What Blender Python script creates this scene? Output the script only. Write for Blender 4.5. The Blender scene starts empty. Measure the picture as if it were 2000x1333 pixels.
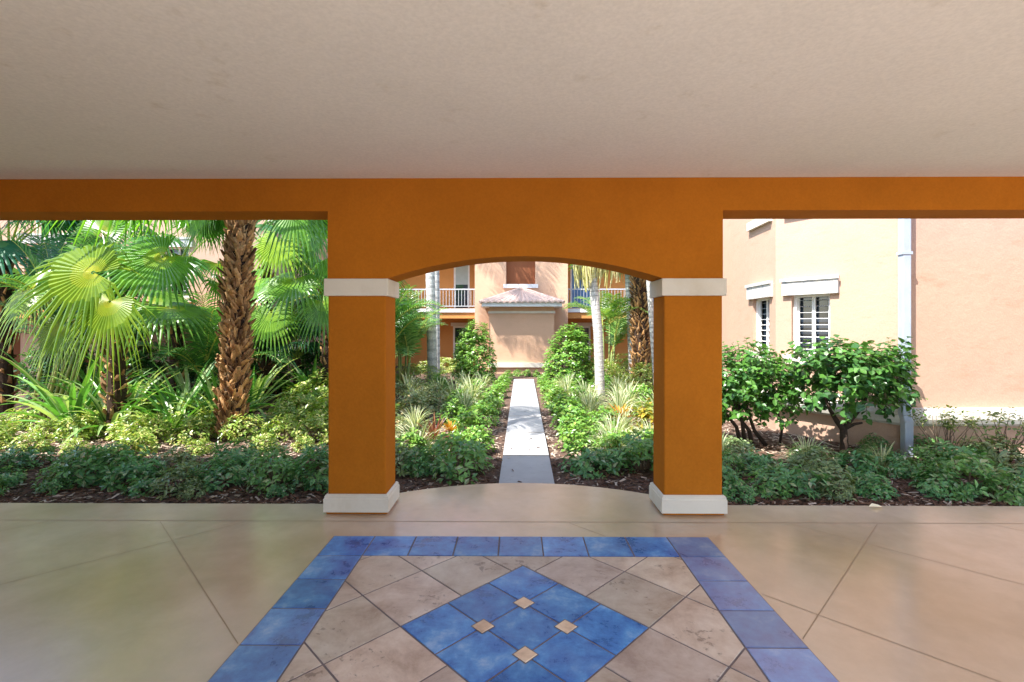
import bpy, math, random
import numpy as np
from mathutils import Vector, Matrix

scene = bpy.context.scene
COL = scene.collection
R = math.radians
H = 1.54                      # eye height, metres
GZ = -0.06                    # garden soil level


# ---------------------------------------------------------------- helpers
class MB:
    """Collects vertices and coloured faces, builds ONE mesh object."""
    def __init__(self):
        self.v, self.f, self.c, self.m = [], [], [], []

    def add(self, verts, faces, col=(.5, .5, .5), mat=0):
        o = len(self.v)
        self.v.extend([tuple(p) for p in verts])
        for i, f in enumerate(faces):
            self.f.append(tuple(o + k for k in f))
            self.c.append(col[i] if isinstance(col, list) else col)
            self.m.append(mat)

    def box(self, x0, x1, y0, y1, z0, z1, col=(.5, .5, .5), mat=0):
        v = [(x0, y0, z0), (x1, y0, z0), (x1, y1, z0), (x0, y1, z0), (x0, y0, z1), (x1, y0, z1), (x1, y1, z1), (x0, y1, z1)]
        self.add(v, [(3, 2, 1, 0), (4, 5, 6, 7), (0, 1, 5, 4), (1, 2, 6, 5), (2, 3, 7, 6), (3, 0, 4, 7)], col, mat)

    def tube(self, pts, radii, n=8, col=(.5, .5, .5), mat=0, cap=True):
        pts = [Vector(p) for p in pts]
        rings, prev = [], None
        for i, p in enumerate(pts):
            a = pts[max(i - 1, 0)]
            b = pts[min(i + 1, len(pts) - 1)]
            t = (b - a).normalized()
            if prev is None:
                s = t.cross(Vector((0, 1, 0)))
                if s.length < 1e-3:
                    s = t.cross(Vector((1, 0, 0)))
            else:
                s = prev - t * prev.dot(t)
            s.normalize()
            prev = s
            q = t.cross(s)
            r = radii[i] if hasattr(radii, '__len__') else radii
            rings.append([p + (s * math.cos(2 * math.pi * k / n) + q * math.sin(2 * math.pi * k / n)) * r for k in range(n)])
        verts = [p for ring in rings for p in ring]
        faces, cols = [], []
        for i in range(len(rings) - 1):
            for k in range(n):
                faces.append((i * n + k, i * n + (k + 1) % n, (i + 1) * n + (k + 1) % n, (i + 1) * n + k))
                cols.append(col[i] if isinstance(col, list) else col)
        if cap:
            faces.append(tuple(range(n - 1, -1, -1)))
            faces.append(tuple((len(rings) - 1) * n + k for k in range(n)))
            cols += [cols[0], cols[-1]]
        self.add(verts, faces, cols, mat)

    def build(self, name, mats, parent=None, smooth=False):
        me = bpy.data.meshes.new(name)
        me.from_pydata(self.v, [], self.f)
        if not isinstance(mats, (list, tuple)):
            mats = [mats]
        for m in mats:
            me.materials.append(m)
        at = me.attributes.new('col', 'FLOAT_COLOR', 'FACE')
        a = np.ones((len(self.f), 4), dtype=np.float32)
        if self.f:
            a[:, :3] = np.array([c[:3] for c in self.c], dtype=np.float32)
        at.data.foreach_set('color', a.ravel())
        me.polygons.foreach_set('material_index', np.array(self.m, dtype=np.int32))
        if smooth:
            me.polygons.foreach_set('use_smooth', np.ones(len(self.f), dtype=bool))
        me.update()
        o = bpy.data.objects.new(name, me)
        COL.objects.link(o)
        if parent is not None:
            o.parent = parent
            p, m = parent, Matrix()
            while p is not None:
                m = Matrix.LocRotScale(p.location, p.rotation_euler, p.scale) @ m if p.type == 'EMPTY' else m
                p = p.parent
            o.matrix_parent_inverse = m.inverted() if parent.type == 'EMPTY' else Matrix()
        return o


def tag(o, label=None, cat=None, group=None, kind=None):
    if label: o['label'] = label
    if cat: o['category'] = cat
    if group: o['group'] = group
    if kind: o['kind'] = kind
    return o


def thing(name, label, cat, loc=(0, 0, 0), group=None):
    o = bpy.data.objects.new(name, None)
    o.empty_display_size = .1
    COL.objects.link(o)
    o.location = loc
    return tag(o, label, cat, group)


def dup(root, loc, rz=0., sc=1., label=None, group=None):
    r = root.copy()
    COL.objects.link(r)
    r.location = loc
    r.rotation_euler = (0, 0, rz)
    r.scale = (sc, sc, sc) if not hasattr(sc, '__len__') else sc
    if label: r['label'] = label
    if group: r['group'] = group
    for ch in root.children:
        c = ch.copy()
        COL.objects.link(c)
        c.parent = r
        for g in ch.children:
            d = g.copy()
            COL.objects.link(d)
            d.parent = c
    return r


def lerp(a, b, t):
    return tuple(a[i] + (b[i] - a[i]) * t for i in range(3))


# ---------------------------------------------------------------- materials
def nodes(name):
    m = bpy.data.materials.new(name)
    m.use_nodes = True
    nt = m.node_tree
    b = nt.nodes['Principled BSDF']
    return m, nt, b, nt.nodes['Material Output']


def N(nt, t, **kw):
    n = nt.nodes.new(t)
    for k, v in kw.items():
        if k in n.inputs:
            n.inputs[k].default_value = v
        else:
            setattr(n, k, v)
    return n


def noise(nt, scale, detail=4, rough=.55, vec=None, dist=0.):
    n = N(nt, 'ShaderNodeTexNoise', Scale=scale, Detail=detail, Roughness=rough, Distortion=dist)
    if vec is not None:
        nt.links.new(vec, n.inputs['Vector'])
    return n.outputs['Fac']


def ramp(nt, fac, stops):
    r = N(nt, 'ShaderNodeValToRGB')
    while len(r.color_ramp.elements) < len(stops):
        r.color_ramp.elements.new(.5)
    for e, (p, c) in zip(r.color_ramp.elements, stops):
        e.position = p
        e.color = (*c, 1) if len(c) == 3 else c
    nt.links.new(fac, r.inputs['Fac'])
    return r.outputs['Color']


def mixc(nt, fac, a, b, mode='MIX'):
    m = N(nt, 'ShaderNodeMix', data_type='RGBA', blend_type=mode)
    for s, v in ((0, fac), (6, a), (7, b)):
        if hasattr(v, 'is_linked') or hasattr(v, 'links'):
            nt.links.new(v, m.inputs[s])
        else:
            m.inputs[s].default_value = v if s == 0 else (*v, 1)
    return m.outputs[2]


def bump(nt, b, h, strength, dist=.01):
    n = N(nt, 'ShaderNodeBump', Strength=strength, Distance=dist)
    nt.links.new(h, n.inputs['Height'])
    nt.links.new(n.outputs['Normal'], b.inputs['Normal'])


def coords(nt):
    return N(nt, 'ShaderNodeTexCoord').outputs['Object']


def stucco(name, col, dark=.86, light=1.06, bs=.35, rough=.9, stain=None, scale=1.0, grain=1.0):
    m, nt, b, _ = nodes(name)
    v = coords(nt)
    big = noise(nt, .9 * scale, 5, .6, v)
    c = ramp(nt, big, [(.3, tuple(x * dark for x in col)), (.7, tuple(min(1, x * light) for x in col))])
    if stain:
        mp = N(nt, 'ShaderNodeMapping')
        mp.inputs['Scale'].default_value = stain[2]
        nt.links.new(v, mp.inputs['Vector'])
        s = noise(nt, stain[0], 6, .65, mp.outputs['Vector'])
        f = ramp(nt, s, [(stain[3], (0, 0, 0)), (stain[4], (1, 1, 1))])
        c = mixc(nt, f, c, tuple(x * y for x, y in zip(col, stain[1])))
    fine = noise(nt, 55, 3, .6, v)
    gcol = ramp(nt, fine, [(.3, (1 - .07 * grain,) * 3), (.7, (1 + .05 * grain,) * 3)])
    c = mixc(nt, 1.0, c, gcol, 'MULTIPLY')
    nt.links.new(c, b.inputs['Base Color'])
    b.inputs['Roughness'].default_value = rough
    b.inputs['Specular IOR Level'].default_value = .25
    mid = noise(nt, 7, 4, .55, v)
    a = N(nt, 'ShaderNodeMath', operation='MULTIPLY_ADD')
    a.inputs[1].default_value = .35
    nt.links.new(fine, a.inputs[0])
    nt.links.new(mid, a.inputs[2])
    bump(nt, b, a.outputs[0], bs, .012)
    return m


def attr_mat(name, rough=.8, spec=.3, bs=.4, nscale=30, var=.35):
    """Real colour per face (bark, stems, chips) with procedural mottling."""
    m, nt, b, _ = nodes(name)
    at = N(nt, 'ShaderNodeAttribute', attribute_name='col')
    v = coords(nt)
    n = noise(nt, nscale, 5, .6, v)
    f = ramp(nt, n, [(.25, (1 - var,) * 3), (.75, (1 + var,) * 3)])
    c = mixc(nt, 1.0, at.outputs['Color'], f, 'MULTIPLY')
    nt.links.new(c, b.inputs['Base Color'])
    b.inputs['Roughness'].default_value = rough
    b.inputs['Specular IOR Level'].default_value = spec
    bump(nt, b, n, bs, .01)
    return m


def leaf_mat(name, rough=.4, spec=.45, trans=.35):
    m, nt, b, out = nodes(name)
    at = N(nt, 'ShaderNodeAttribute', attribute_name='col')
    v = coords(nt)
    n = noise(nt, 9, 3, .6, v)
    f = ramp(nt, n, [(.25, (.98, 1.02, .92)), (.75, (1.6, 1.52, 1.36))])
    c = mixc(nt, 1.0, at.outputs['Color'], f, 'MULTIPLY')
    nt.links.new(c, b.inputs['Base Color'])
    b.inputs['Roughness'].default_value = rough
    b.inputs['Specular IOR Level'].default_value = spec
    t = N(nt, 'ShaderNodeBsdfTranslucent')
    tc = mixc(nt, 1.0, c, (1.5, 1.45, .6), 'MULTIPLY')
    nt.links.new(tc, t.inputs['Color'])
    mx = N(nt, 'ShaderNodeMixShader')
    mx.inputs[0].default_value = trans
    nt.links.new(b.outputs[0], mx.inputs[1])
    nt.links.new(t.outputs[0], mx.inputs[2])
    nt.links.new(mx.outputs[0], out.inputs['Surface'])
    return m


def plain(name, col, rough=.5, spec=.4, metal=0., bs=0.):
    m, nt, b, _ = nodes(name)
    v = coords(nt)
    n = noise(nt, 6, 5, .6, v)
    c = ramp(nt, n, [(.25, tuple(x * .88 for x in col)), (.75, tuple(min(1, x * 1.06) for x in col))])
    nt.links.new(c, b.inputs['Base Color'])
    b.inputs['Roughness'].default_value = rough
    b.inputs['Specular IOR Level'].default_value = spec
    b.inputs['Metallic'].default_value = metal
    if bs:
        bump(nt, b, noise(nt, 40, 3, .6, v), bs, .005)
    return m


SHADED_ORANGE = (.45, .145, .013)  # portico's shaded tone of one shared paint, shade put into the colour
SUNLIT_PEACH = (.505, .330, .242)  # the same paint's sunlit tone for the building walls, light in the colour
M = {}
M['orange'] = stucco('shaded_orange_stucco', SHADED_ORANGE, .84, 1.08, .55, stain=(1.7, (.86, .82, .8), (1, 1, .5), .52, .78))
M['orange'].node_tree.nodes['Principled BSDF'].inputs['Specular IOR Level'].default_value = .08
M['peach'] = stucco('sunlit_peach_stucco', SUNLIT_PEACH, .93, 1.04, .45, stain=(2.2, (.86, .8, .74), (1, 1, 3.5), .56, .8))
M['warm_peach'] = stucco('warm_peach_stucco', (.66, .415, .275), .92, 1.04, .45, stain=(1.5, (.9, .85, .8), (1, 1, 2.5), .55, .8))
M['shaded_peach'] = stucco('shaded_peach_stucco', (.60, .27, .085), .9, 1.05, .4)  # far building's recess tone: the peach paint with shade put into it
M['brown'] = stucco('brown_panel', (.28, .10, .045), .9, 1.05, .2)
M['cream'] = stucco('cream_wall', (.74, .66, .54), .95, 1.03, .2)
M['trim'] = stucco('white_trim', (.72, .66, .57), .90, 1.03, .12, grain=.25, stain=(3, (.84, .80, .74), (1, 1, .6), .5, .75))
M['trim_streaked'] = stucco('streaked_trim', (.58, .56, .52), .95, 1.03, .2, stain=(10, (.5, .56, .66), (1, 1, .14), .52, .66))
M['moulding'] = stucco('weathered_moulding', (.58, .55, .49), .9, 1.03, .25, stain=(5, (.45, .47, .42), (1, 1, 1), .58, .78))
M['ceiling'] = stucco('ceiling_plaster', (.83, .775, .70), .955, 1.03, .5, rough=.85, stain=(3.1, (.8, .76, .68), (1, 1, 1), .62, .8))
_nt = M['ceiling'].node_tree
for _n in _nt.nodes:
    if _n.type == 'BUMP':
        _n.inputs['Distance'].default_value = .014
        _n.inputs['Strength'].default_value = .14
M['bark'] = attr_mat('palm_bark', .9, .2, .7, 28, .4)
M['stem'] = attr_mat('stems', .75, .3, .4, 40, .25)
M['chip'] = attr_mat('mulch_chips', .9, .2, .3, 60, .3)
M['leaf'] = leaf_mat('leaf', .32, .55, .28)
M['palm_leaf'] = leaf_mat('palm_leaf', .32, .55, .36)
M['matte_leaf'] = leaf_mat('matte_leaf', .55, .35, .3)
M['white_metal'] = plain('white_metal', (.50, .52, .55), .4, .5)
M['white_paint'] = plain('white_paint', (.78, .78, .76), .45, .45)
M['downspout'] = plain('downspout_paint', (.40, .46, .56), .38, .5)
M['grout'] = plain('grout', (.22, .185, .19), .85, .2, bs=.3)
M['joint'] = plain('floor_joint', (.37, .275, .18), .9, .2)
M['roof_tile'] = plain('roof_tile', (.60, .43, .36), .8, .3, bs=.4)
M['blue_door'] = plain('blue_door', (.10, .22, .45), .35, .5)
M['curtain'] = plain('curtain', (.45, .52, .50), .8, .2)
M['plaza'] = stucco('plaza_concrete', (.45, .42, .38), .9, 1.05, .2)


def mat_floor():
    m, nt, b, _ = nodes('stained_concrete')
    v = coords(nt)
    n1 = noise(nt, .5, 4, .5, v, .3)
    n2 = noise(nt, 3.5, 8, .7, v, .2)
    c1 = ramp(nt, n1, [(.3, (.50, .375, .245)), (.5, (.61, .48, .36)), (.72, (.69, .565, .46))])
    c2 = ramp(nt, n2, [(.3, (.90, .90, .87)), (.7, (1.06, 1.05, 1.05))])
    c = mixc(nt, 1.0, c1, c2, 'MULTIPLY')
    # sooty stain patches
    s = noise(nt, .8, 4, .55, v, .5)
    f = ramp(nt, s, [(.52, (0, 0, 0)), (.80, (.42, .42, .42))])
    c = mixc(nt, f, c, (.20, .15, .10))
    nt.links.new(c, b.inputs['Base Color'])
    r = ramp(nt, n1, [(.3, (.17,) * 3), (.7, (.27,) * 3)])
    nt.links.new(r, b.inputs['Roughness'])
    b.inputs['Specular IOR Level'].default_value = .75
    h = noise(nt, 16, 5, .6, v)
    bump(nt, b, h, .06, .01)
    return m


def mat_blue():
    m, nt, b, _ = nodes('blue_glazed_tile')
    v = coords(nt)
    at = N(nt, 'ShaderNodeAttribute', attribute_name='col')
    n = noise(nt, 4.2, 9, .72, v, .15)
    n2 = noise(nt, 2.6, 4, .6, v, .2)
    c = ramp(nt, n, [(.30, (.010, .045, .19)), (.44, (.026, .13, .45)), (.55, (.075, .26, .61)), (.70, (.34, .49, .72))])
    v2 = ramp(nt, n2, [(.5, (0, 0, 0)), (.72, (.3, .3, .3))])
    c = mixc(nt, v2, c, (.15, .14, .36))
    sep = N(nt, 'ShaderNodeSeparateColor')
    nt.links.new(at.outputs['Color'], sep.inputs['Color'])
    c = mixc(nt, sep.outputs['Red'], c, (.38, .38, .52))
    mul = N(nt, 'ShaderNodeVectorMath', operation='SCALE')
    nt.links.new(c, mul.inputs[0])
    nt.links.new(sep.outputs['Green'], mul.inputs['Scale'])
    nt.links.new(mul.outputs[0], b.inputs['Base Color'])
    r = ramp(nt, n, [(.3, (.22,) * 3), (.7, (.42,) * 3)])
    nt.links.new(r, b.inputs['Roughness'])
    bump(nt, b, noise(nt, 11, 6, .65, v), .22, .01)
    return m


def mat_stone():
    m, nt, b, _ = nodes('travertine_tile')
    v = coords(nt)
    at = N(nt, 'ShaderNodeAttribute', attribute_name='col')
    n = noise(nt, 3.2, 9, .72, v, .3)
    c = ramp(nt, n, [(.30, (.36, .255, .19)), (.48, (.55, .445, .36)), (.68, (.71, .63, .54))])
    pits = noise(nt, 26, 4, .7, v, .3)
    zone = noise(nt, 3.0, 2, .5, v)
    z = N(nt, 'ShaderNodeMath', operation='MULTIPLY')
    nt.links.new(pits, z.inputs[0]); nt.links.new(zone, z.inputs[1])
    f = ramp(nt, z.outputs[0], [(.335, (0, 0, 0)), (.39, (.6, .6, .6))])
    c = mixc(nt, f, c, (.17, .12, .09))
    c = mixc(nt, 1.0, c, at.outputs['Color'], 'MULTIPLY')
    nt.links.new(c, b.inputs['Base Color'])
    b.inputs['Roughness'].default_value = .48
    inv = N(nt, 'ShaderNodeMath', operation='MULTIPLY'); inv.inputs[1].default_value = -1.
    nt.links.new(f, inv.inputs[0])
    bump(nt, b, inv.outputs[0], .25, .004)
    return m


def mat_ground():
    m, nt, b, _ = nodes('mulch_soil')
    v = coords(nt)
    n = noise(nt, 14, 8, .75, v, .5)
    n2 = noise(nt, 1.3, 4, .6, v)
    c = ramp(nt, n, [(.3, (.034, .020, .013)), (.5, (.10, .058, .040)), (.7, (.25, .17, .125))])
    c2 = ramp(nt, n2, [(.3, (.8, .75, .72)), (.7, (1.25, 1.2, 1.15))])
    c = mixc(nt, 1.0, c, c2, 'MULTIPLY')
    nt.links.new(c, b.inputs['Base Color'])
    b.inputs['Roughness'].default_value = .95
    bump(nt, b, n, 1.0, .03)
    return m


def mat_path():
    m, nt, b, _ = nodes('path_concrete')
    v = coords(nt)
    n = noise(nt, 2.5, 7, .65, v)
    c = ramp(nt, n, [(.3, (.32, .32, .325)), (.7, (.39, .39, .39))])
    sp = ramp(nt, noise(nt, 7, 8, .75, v), [(.55, (0, 0, 0)), (.72, (.55, .55, .55))])
    c = mixc(nt, sp, c, (.22, .20, .17))
    nt.links.new(c, b.inputs['Base Color'])
    b.inputs['Roughness'].default_value = .8
    bump(nt, b, noise(nt, 60, 3, .6, v), .2, .004)
    return m


def mat_glass():
    m, nt, b, _ = nodes('window_glass')
    v = coords(nt)
    c = ramp(nt, noise(nt, 1.5, 2, .5, v), [(.3, (.015, .02, .03)), (.7, (.03, .045, .07))])
    nt.links.new(c, b.inputs['Base Color'])
    b.inputs['Roughness'].default_value = .06
    b.inputs['Specular IOR Level'].default_value = .8
    return m


M['floor'], M['blue'], M['stone'] = mat_floor(), mat_blue(), mat_stone()
M['ground'], M['path'], M['glass'] = mat_ground(), mat_path(), mat_glass()

# ---------------------------------------------------------------- camera, light, sky
cam = bpy.data.cameras.new('camera')
cam.sensor_width = 36
cam.lens = 36 * 947 / 2000
cam.shift_y = -28.5 / 2000
cam.clip_start = .05
cam.clip_end = 500
co = bpy.data.objects.new('camera', cam)
COL.objects.link(co)
co.location = (0, 0, H)
co.rotation_euler = (R(90), 0, R(.51))
scene.camera = co

SD = Vector((-.52, -.42, 1.)).normalized()
w = bpy.data.worlds.new('World')
scene.world = w
w.use_nodes = True
sky = w.node_tree.nodes.new('ShaderNodeTexSky')
sky.sky_type = 'NISHITA'
sky.sun_disc = False
sky.sun_elevation = math.asin(SD.z)
sky.sun_rotation = math.atan2(SD.x, SD.y)
w.node_tree.links.new(sky.outputs[0], w.node_tree.nodes['Background'].inputs[0])
w.node_tree.nodes['Background'].inputs[1].default_value = .15
sl = bpy.data.lights.new('sun', 'SUN')
sl.energy = 3.6
sl.angle = R(.5)
sl.color = (1, .96, .90)
so = bpy.data.objects.new('sun', sl)
COL.objects.link(so)
so.location = (-8, -9, 20)
so.rotation_euler = (-SD).to_track_quat('-Z', 'Y').to_euler()
vs = scene.view_settings
vs.view_transform = 'Standard'
vs.look = 'None'
vs.exposure = 1.82
vs.gamma = 1
cy = scene.cycles
cy.use_denoising = True
try:
    cy.denoiser = 'OPENIMAGEDENOISE'
except Exception:
    pass
cy.max_bounces = 10
cy.diffuse_bounces = 7
cy.glossy_bounces = 4
cy.transmission_bounces = 4
cy.sample_clamp_indirect = 6

# ---------------------------------------------------------------- ground, floor, path
g = MB()
g.add([(-90, -60, GZ), (90, -60, GZ), (90, 110, GZ), (-90, 110, GZ)], [(0, 1, 2, 3)])
tag(g.build('ground', M['ground']), 'dark brown mulched garden soil', None, None, 'structure')

g = MB()
g.box(-40, 40, -40, -.95, GZ - .1, -.01)  # unseen paving added behind the camera to bounce sun inside
tag(g.build('pavement', M['plaza']), 'unseen pale concrete pavement added behind the camera', None, None, 'structure')

g = MB()
pc, rb, yb, ys = .055, 2.33, 4.77, 4.19
half = 1.535
arc = []
n = 40
for i in range(n + 1):
    x = -half + 2 * half * i / n
    arc.append((x + pc, yb - rb + math.sqrt(rb * rb - x * x)))
edge = [(-9, -.95), (9, -.95), (9, ys)] + arc[::-1] + [(-9, ys)]
top = [(x, y, 0) for x, y in edge]
bot = [(x, y, -.12) for x, y in edge]
k = len(edge)
# fan of quads: strip between y=-3.6 and edge
xs = [(-9, ys)] + arc + [(9, ys)]
v, f = [], []
for x, y in xs:
    v += [(x, -.95, 0), (x, y, 0), (x, y, -.12)]
for i in range(len(xs) - 1):
    a, b_ = 3 * i, 3 * (i + 1)
    f += [(a, b_, b_ + 1, a + 1), (a + 1, b_ + 1, b_ + 2, a + 2)]
g.add(v, f)
floor = tag(g.build('floor', M['floor']), 'tan stained concrete portico floor', None, None, 'structure')


def strip(mb, a, b, wd, z, col=(.5, .5, .5)):
    a, b = Vector((a[0], a[1], z)), Vector((b[0], b[1], z))
    s = (b - a).normalized().cross(Vector((0, 0, 1))) * wd / 2
    mb.add([a - s, b - s, b + s, a + s], [(0, 1, 2, 3)], col)


# saw-cut joints: a diamond grid that stops at a cut parallel with the front edge
S2 = math.sqrt(2)
CUT = 3.82
MX0, MX1, MY0, MY1 = -1.338, 1.398, 1.41, 3.545        # tile medallion outline
g = MB()
strip(g, (-9, CUT), (9, CUT), .006, .0015)


def cut_line(const, kind):
    # kind 'v': x+y = const*S2 ; kind 'u': x-y = const*S2 ; drawn outside the medallion
    pts = []
    y = -.9
    while y <= CUT:
        x = const * S2 - y if kind == 'v' else const * S2 + y
        pts.append((x, y))
        y += .02
    run = []
    for p in pts:
        ins = MX0 - .01 < p[0] < MX1 + .01 and MY0 - .01 < p[1] < MY1 + .01
        ok = abs(p[0]) < 8.9 and not ins
        if ok:
            run.append(p)
        if (not ok or p is pts[-1]) and len(run) > 1:
            strip(g, run[0], run[-1], .0045, .0015)
        if not ok:
            run = []


for c_ in (-7.4, -6.3, -5.3, -4.2, -.70):
    cut_line(c_, 'u')
for c_ in (7.4, 6.3, 5.3, 4.2, 2.98, .70):
    cut_line(c_, 'v')
g.build('saw_cut_joint', M['joint'], floor)

g = MB()
PX0, PX1 = -.175, .375
g.add([(-.175, 4.6, -.012), (.375, 4.6, -.012), (.51, 14.3, -.012), (-.07, 14.3, -.012),
       (-.175, 4.6, -.1), (.375, 4.6, -.1), (.51, 14.3, -.1), (-.07, 14.3, -.1)],
      [(0, 1, 2, 3), (1, 5, 6, 2), (0, 3, 7, 4), (3, 2, 6, 7)])
path = tag(g.build('path', M['path']), 'narrow pale concrete garden path', None, None, 'structure')
g = MB()
for yy in (5.82, 7.1, 8.4, 9.7, 11.0, 12.3, 13.5):
    t = (yy - 4.6) / 9.7
    strip(g, (-.175 + .105 * t, yy), (.375 + .135 * t, yy), .013, -.0095)
g.build('path_joint', M['joint'], path)

# ---------------------------------------------------------------- tile medallion
rnd = random.Random(5)
med = thing('tile_medallion', 'rectangular blue bordered tile medallion with blue diamond set in the tan floor', 'floor tiles', (.03, 2.47, 0))
g = MB()
g.box(MX0, MX1, MY0, MY1, -.02, .0025)
g.build('grout', M['grout'], med)


def clip(poly, ax, val, keep_less):
    out = []
    for i in range(len(poly)):
        a, b = poly[i], poly[(i + 1) % len(poly)]
        ia = (a[ax] <= val) == keep_less
        ib = (b[ax] <= val) == keep_less
        if ia:
            out.append(a)
        if ia != ib:
            t = (val - a[ax]) / (b[ax] - a[ax])
            out.append((a[0] + (b[0] - a[0]) * t, a[1] + (b[1] - a[1]) * t))
    return out


def clip_line(poly, nx, ny, d):
    out = []
    for i in range(len(poly)):
        a, b = poly[i], poly[(i + 1) % len(poly)]
        da, db = a[0] * nx + a[1] * ny - d, b[0] * nx + b[1] * ny - d
        if da <= 0:
            out.append(a)
        if (da <= 0) != (db <= 0):
            t = da / (da - db)
            out.append((a[0] + (b[0] - a[0]) * t, a[1] + (b[1] - a[1]) * t))
    return out


def area(p):
    return sum(p[i][0] * p[(i + 1) % len(p)][1] - p[(i + 1) % len(p)][0] * p[i][1] for i in range(len(p))) / 2


def inset(poly, d, seam=None):
    if area(poly) < 0:
        poly = poly[::-1]
    q = poly
    for i in range(len(poly)):
        a, b = poly[i], poly[(i + 1) % len(poly)]
        ex, ey = b[0] - a[0], b[1] - a[1]
        l = math.hypot(ex, ey)
        if l < 1e-4 or (seam is not None and abs(a[0] - seam) < 1e-5 and abs(b[0] - seam) < 1e-5):
            continue
        nx, ny = ey / l, -ex / l
        q = clip_line(q, nx, ny, nx * a[0] + ny * a[1] - d)
        if len(q) < 3:
            return []
    return q


def tile(mb, poly, col, gap=.0052, z=.0065, seam=None):
    p = inset(poly, gap, seam)
    if len(p) < 3 or abs(area(p)) < 2e-4:
        return
    e = inset(p, .0025, seam)
    if len(e) != len(p):
        e = p
    n_ = len(p)
    dz = rnd.uniform(-.0006, .0006)
    v_ = [(x, y, .001) for x, y in p] + [(x, y, z - .0015 + dz) for x, y in p] + [(x, y, z + dz) for x, y in e]
    f_ = [tuple(2 * n_ + i for i in range(n_))]
    for i in range(n_):
        j = (i + 1) % n_
        f_ += [(i, j, n_ + j, n_ + i), (n_ + i, n_ + j, 2 * n_ + j, 2 * n_ + i)]
    mb.add(v_, f_, col)


TS = (MX1 - MX0) / 9
TD = (MY1 - MY0) / 7
g = MB()
for j in range(7):
    for i in range(9):
        if i in (0, 8) or j in (0, 6):
            x0, y0 = MX0 + i * TS, MY0 + j * TD
            pale = {0: .08, 8: .38}.get(i, .03) + rnd.uniform(0, .16)  # right column paler: reflected sheen painted into the tile colour
            if j == 6:
                pale *= .6
            tile(g, [(x0, y0), (x0 + TS, y0), (x0 + TS, y0 + TD), (x0, y0 + TD)], (pale, rnd.uniform(.8, 1.2), 0))
g.build('border_tile', M['blue'], med)

CX, CY, S = .042, (MY0 + MY1) / 2, .45
IX0, IX1, IY0, IY1 = MX0 + TS, MX1 - TS, MY0 + TD, MY1 - TD


def rot(u, vv):
    return (CX + (u + vv) / S2, CY + (vv - u) / S2)


gs = MB()


def stone_cell(u0, u1, v0, v1, sgn):
    # cell in the right-hand frame; mirrored to the left when sgn < 0; clipped to one half
    poly = [rot(u0, v0), rot(u1, v0), rot(u1, v1), rot(u0, v1)]
    poly = clip(poly, 0, CX, False)
    if sgn < 0:
        poly = [(2 * CX - x, y) for x, y in poly][::-1]
    for ax, val, ls in ((0, IX0, False), (0, IX1, True), (1, IY0, False), (1, IY1, True)):
        if len(poly) >= 3:
            poly = clip(poly, ax, val, ls)
    if len(poly) >= 3:
        on_seam = sum(abs(p[0] - CX) < 1e-5 for p in poly) >= 2
        q_ = random.Random(int(u0 * 100 + v0 * 1000)) if on_seam else rnd
        s_ = q_.uniform(.78, 1.12)
        tile(gs, poly, (s_ * q_.uniform(.99, 1.05), s_, s_ * q_.uniform(.96, 1.04)), seam=CX)


T = .4
for sgn in (1, -1):
    vcols = [(-S - .0, S)]
    # above the right corner lattice anchors at (S, S); upper quadrant v > S
    for a in range(-4, 5):
        for b_ in range(0, 5):
            stone_cell(S + (a - 1) * T, S + a * T, S + b_ * T, S + (b_ + 1) * T, sgn)      # v > S
            if a <= 0:
                pass
    for a in range(0, 5):
        for b_ in range(-5, 1):
            stone_cell(S + a * T, S + (a + 1) * T, S + (b_ - 1) * T, S + b_ * T, sgn)      # u > S, v < S
gs.build('stone_tile', M['stone'], med)

g = MB()
A = .045
for i in range(3):
    for j in range(3):
        u0, v0 = -S + i * .3, -S + j * .3
        poly = [(u0, v0), (u0 + .3, v0), (u0 + .3, v0 + .3), (u0, v0 + .3)]
        tile(g, [rot(*p) for p in poly], (rnd.uniform(0, .1), rnd.uniform(.85, 1.15), 0))
g.build('diamond_tile', M['blue'], med)
for (cu, cv) in ((-.15, -.15), (.15, -.15), (.15, .15), (-.15, .15)):
    x, y = rot(cu, cv)
    q = .052
    ga = MB()
    a_ = A * .88
    sq = lambda k, z: [(*rot(cu - k, cv - k), z), (*rot(cu + k, cv - k), z), (*rot(cu + k, cv + k), z), (*rot(cu - k, cv + k), z)]
    ga.add(sq(a_ + .006, .0075), [(0, 1, 2, 3)], (.3, .3, .3), 1)
    ga.add(sq(a_, .0076) + sq(a_ - .002, .0105), [(0, 1, 5, 4), (1, 2, 6, 5), (2, 3, 7, 6), (3, 0, 4, 7), (4, 5, 6, 7)], (1.35, 1.2, 1.0))
    ga.build('accent_tile', [M['stone'], M['grout']], med)

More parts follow.
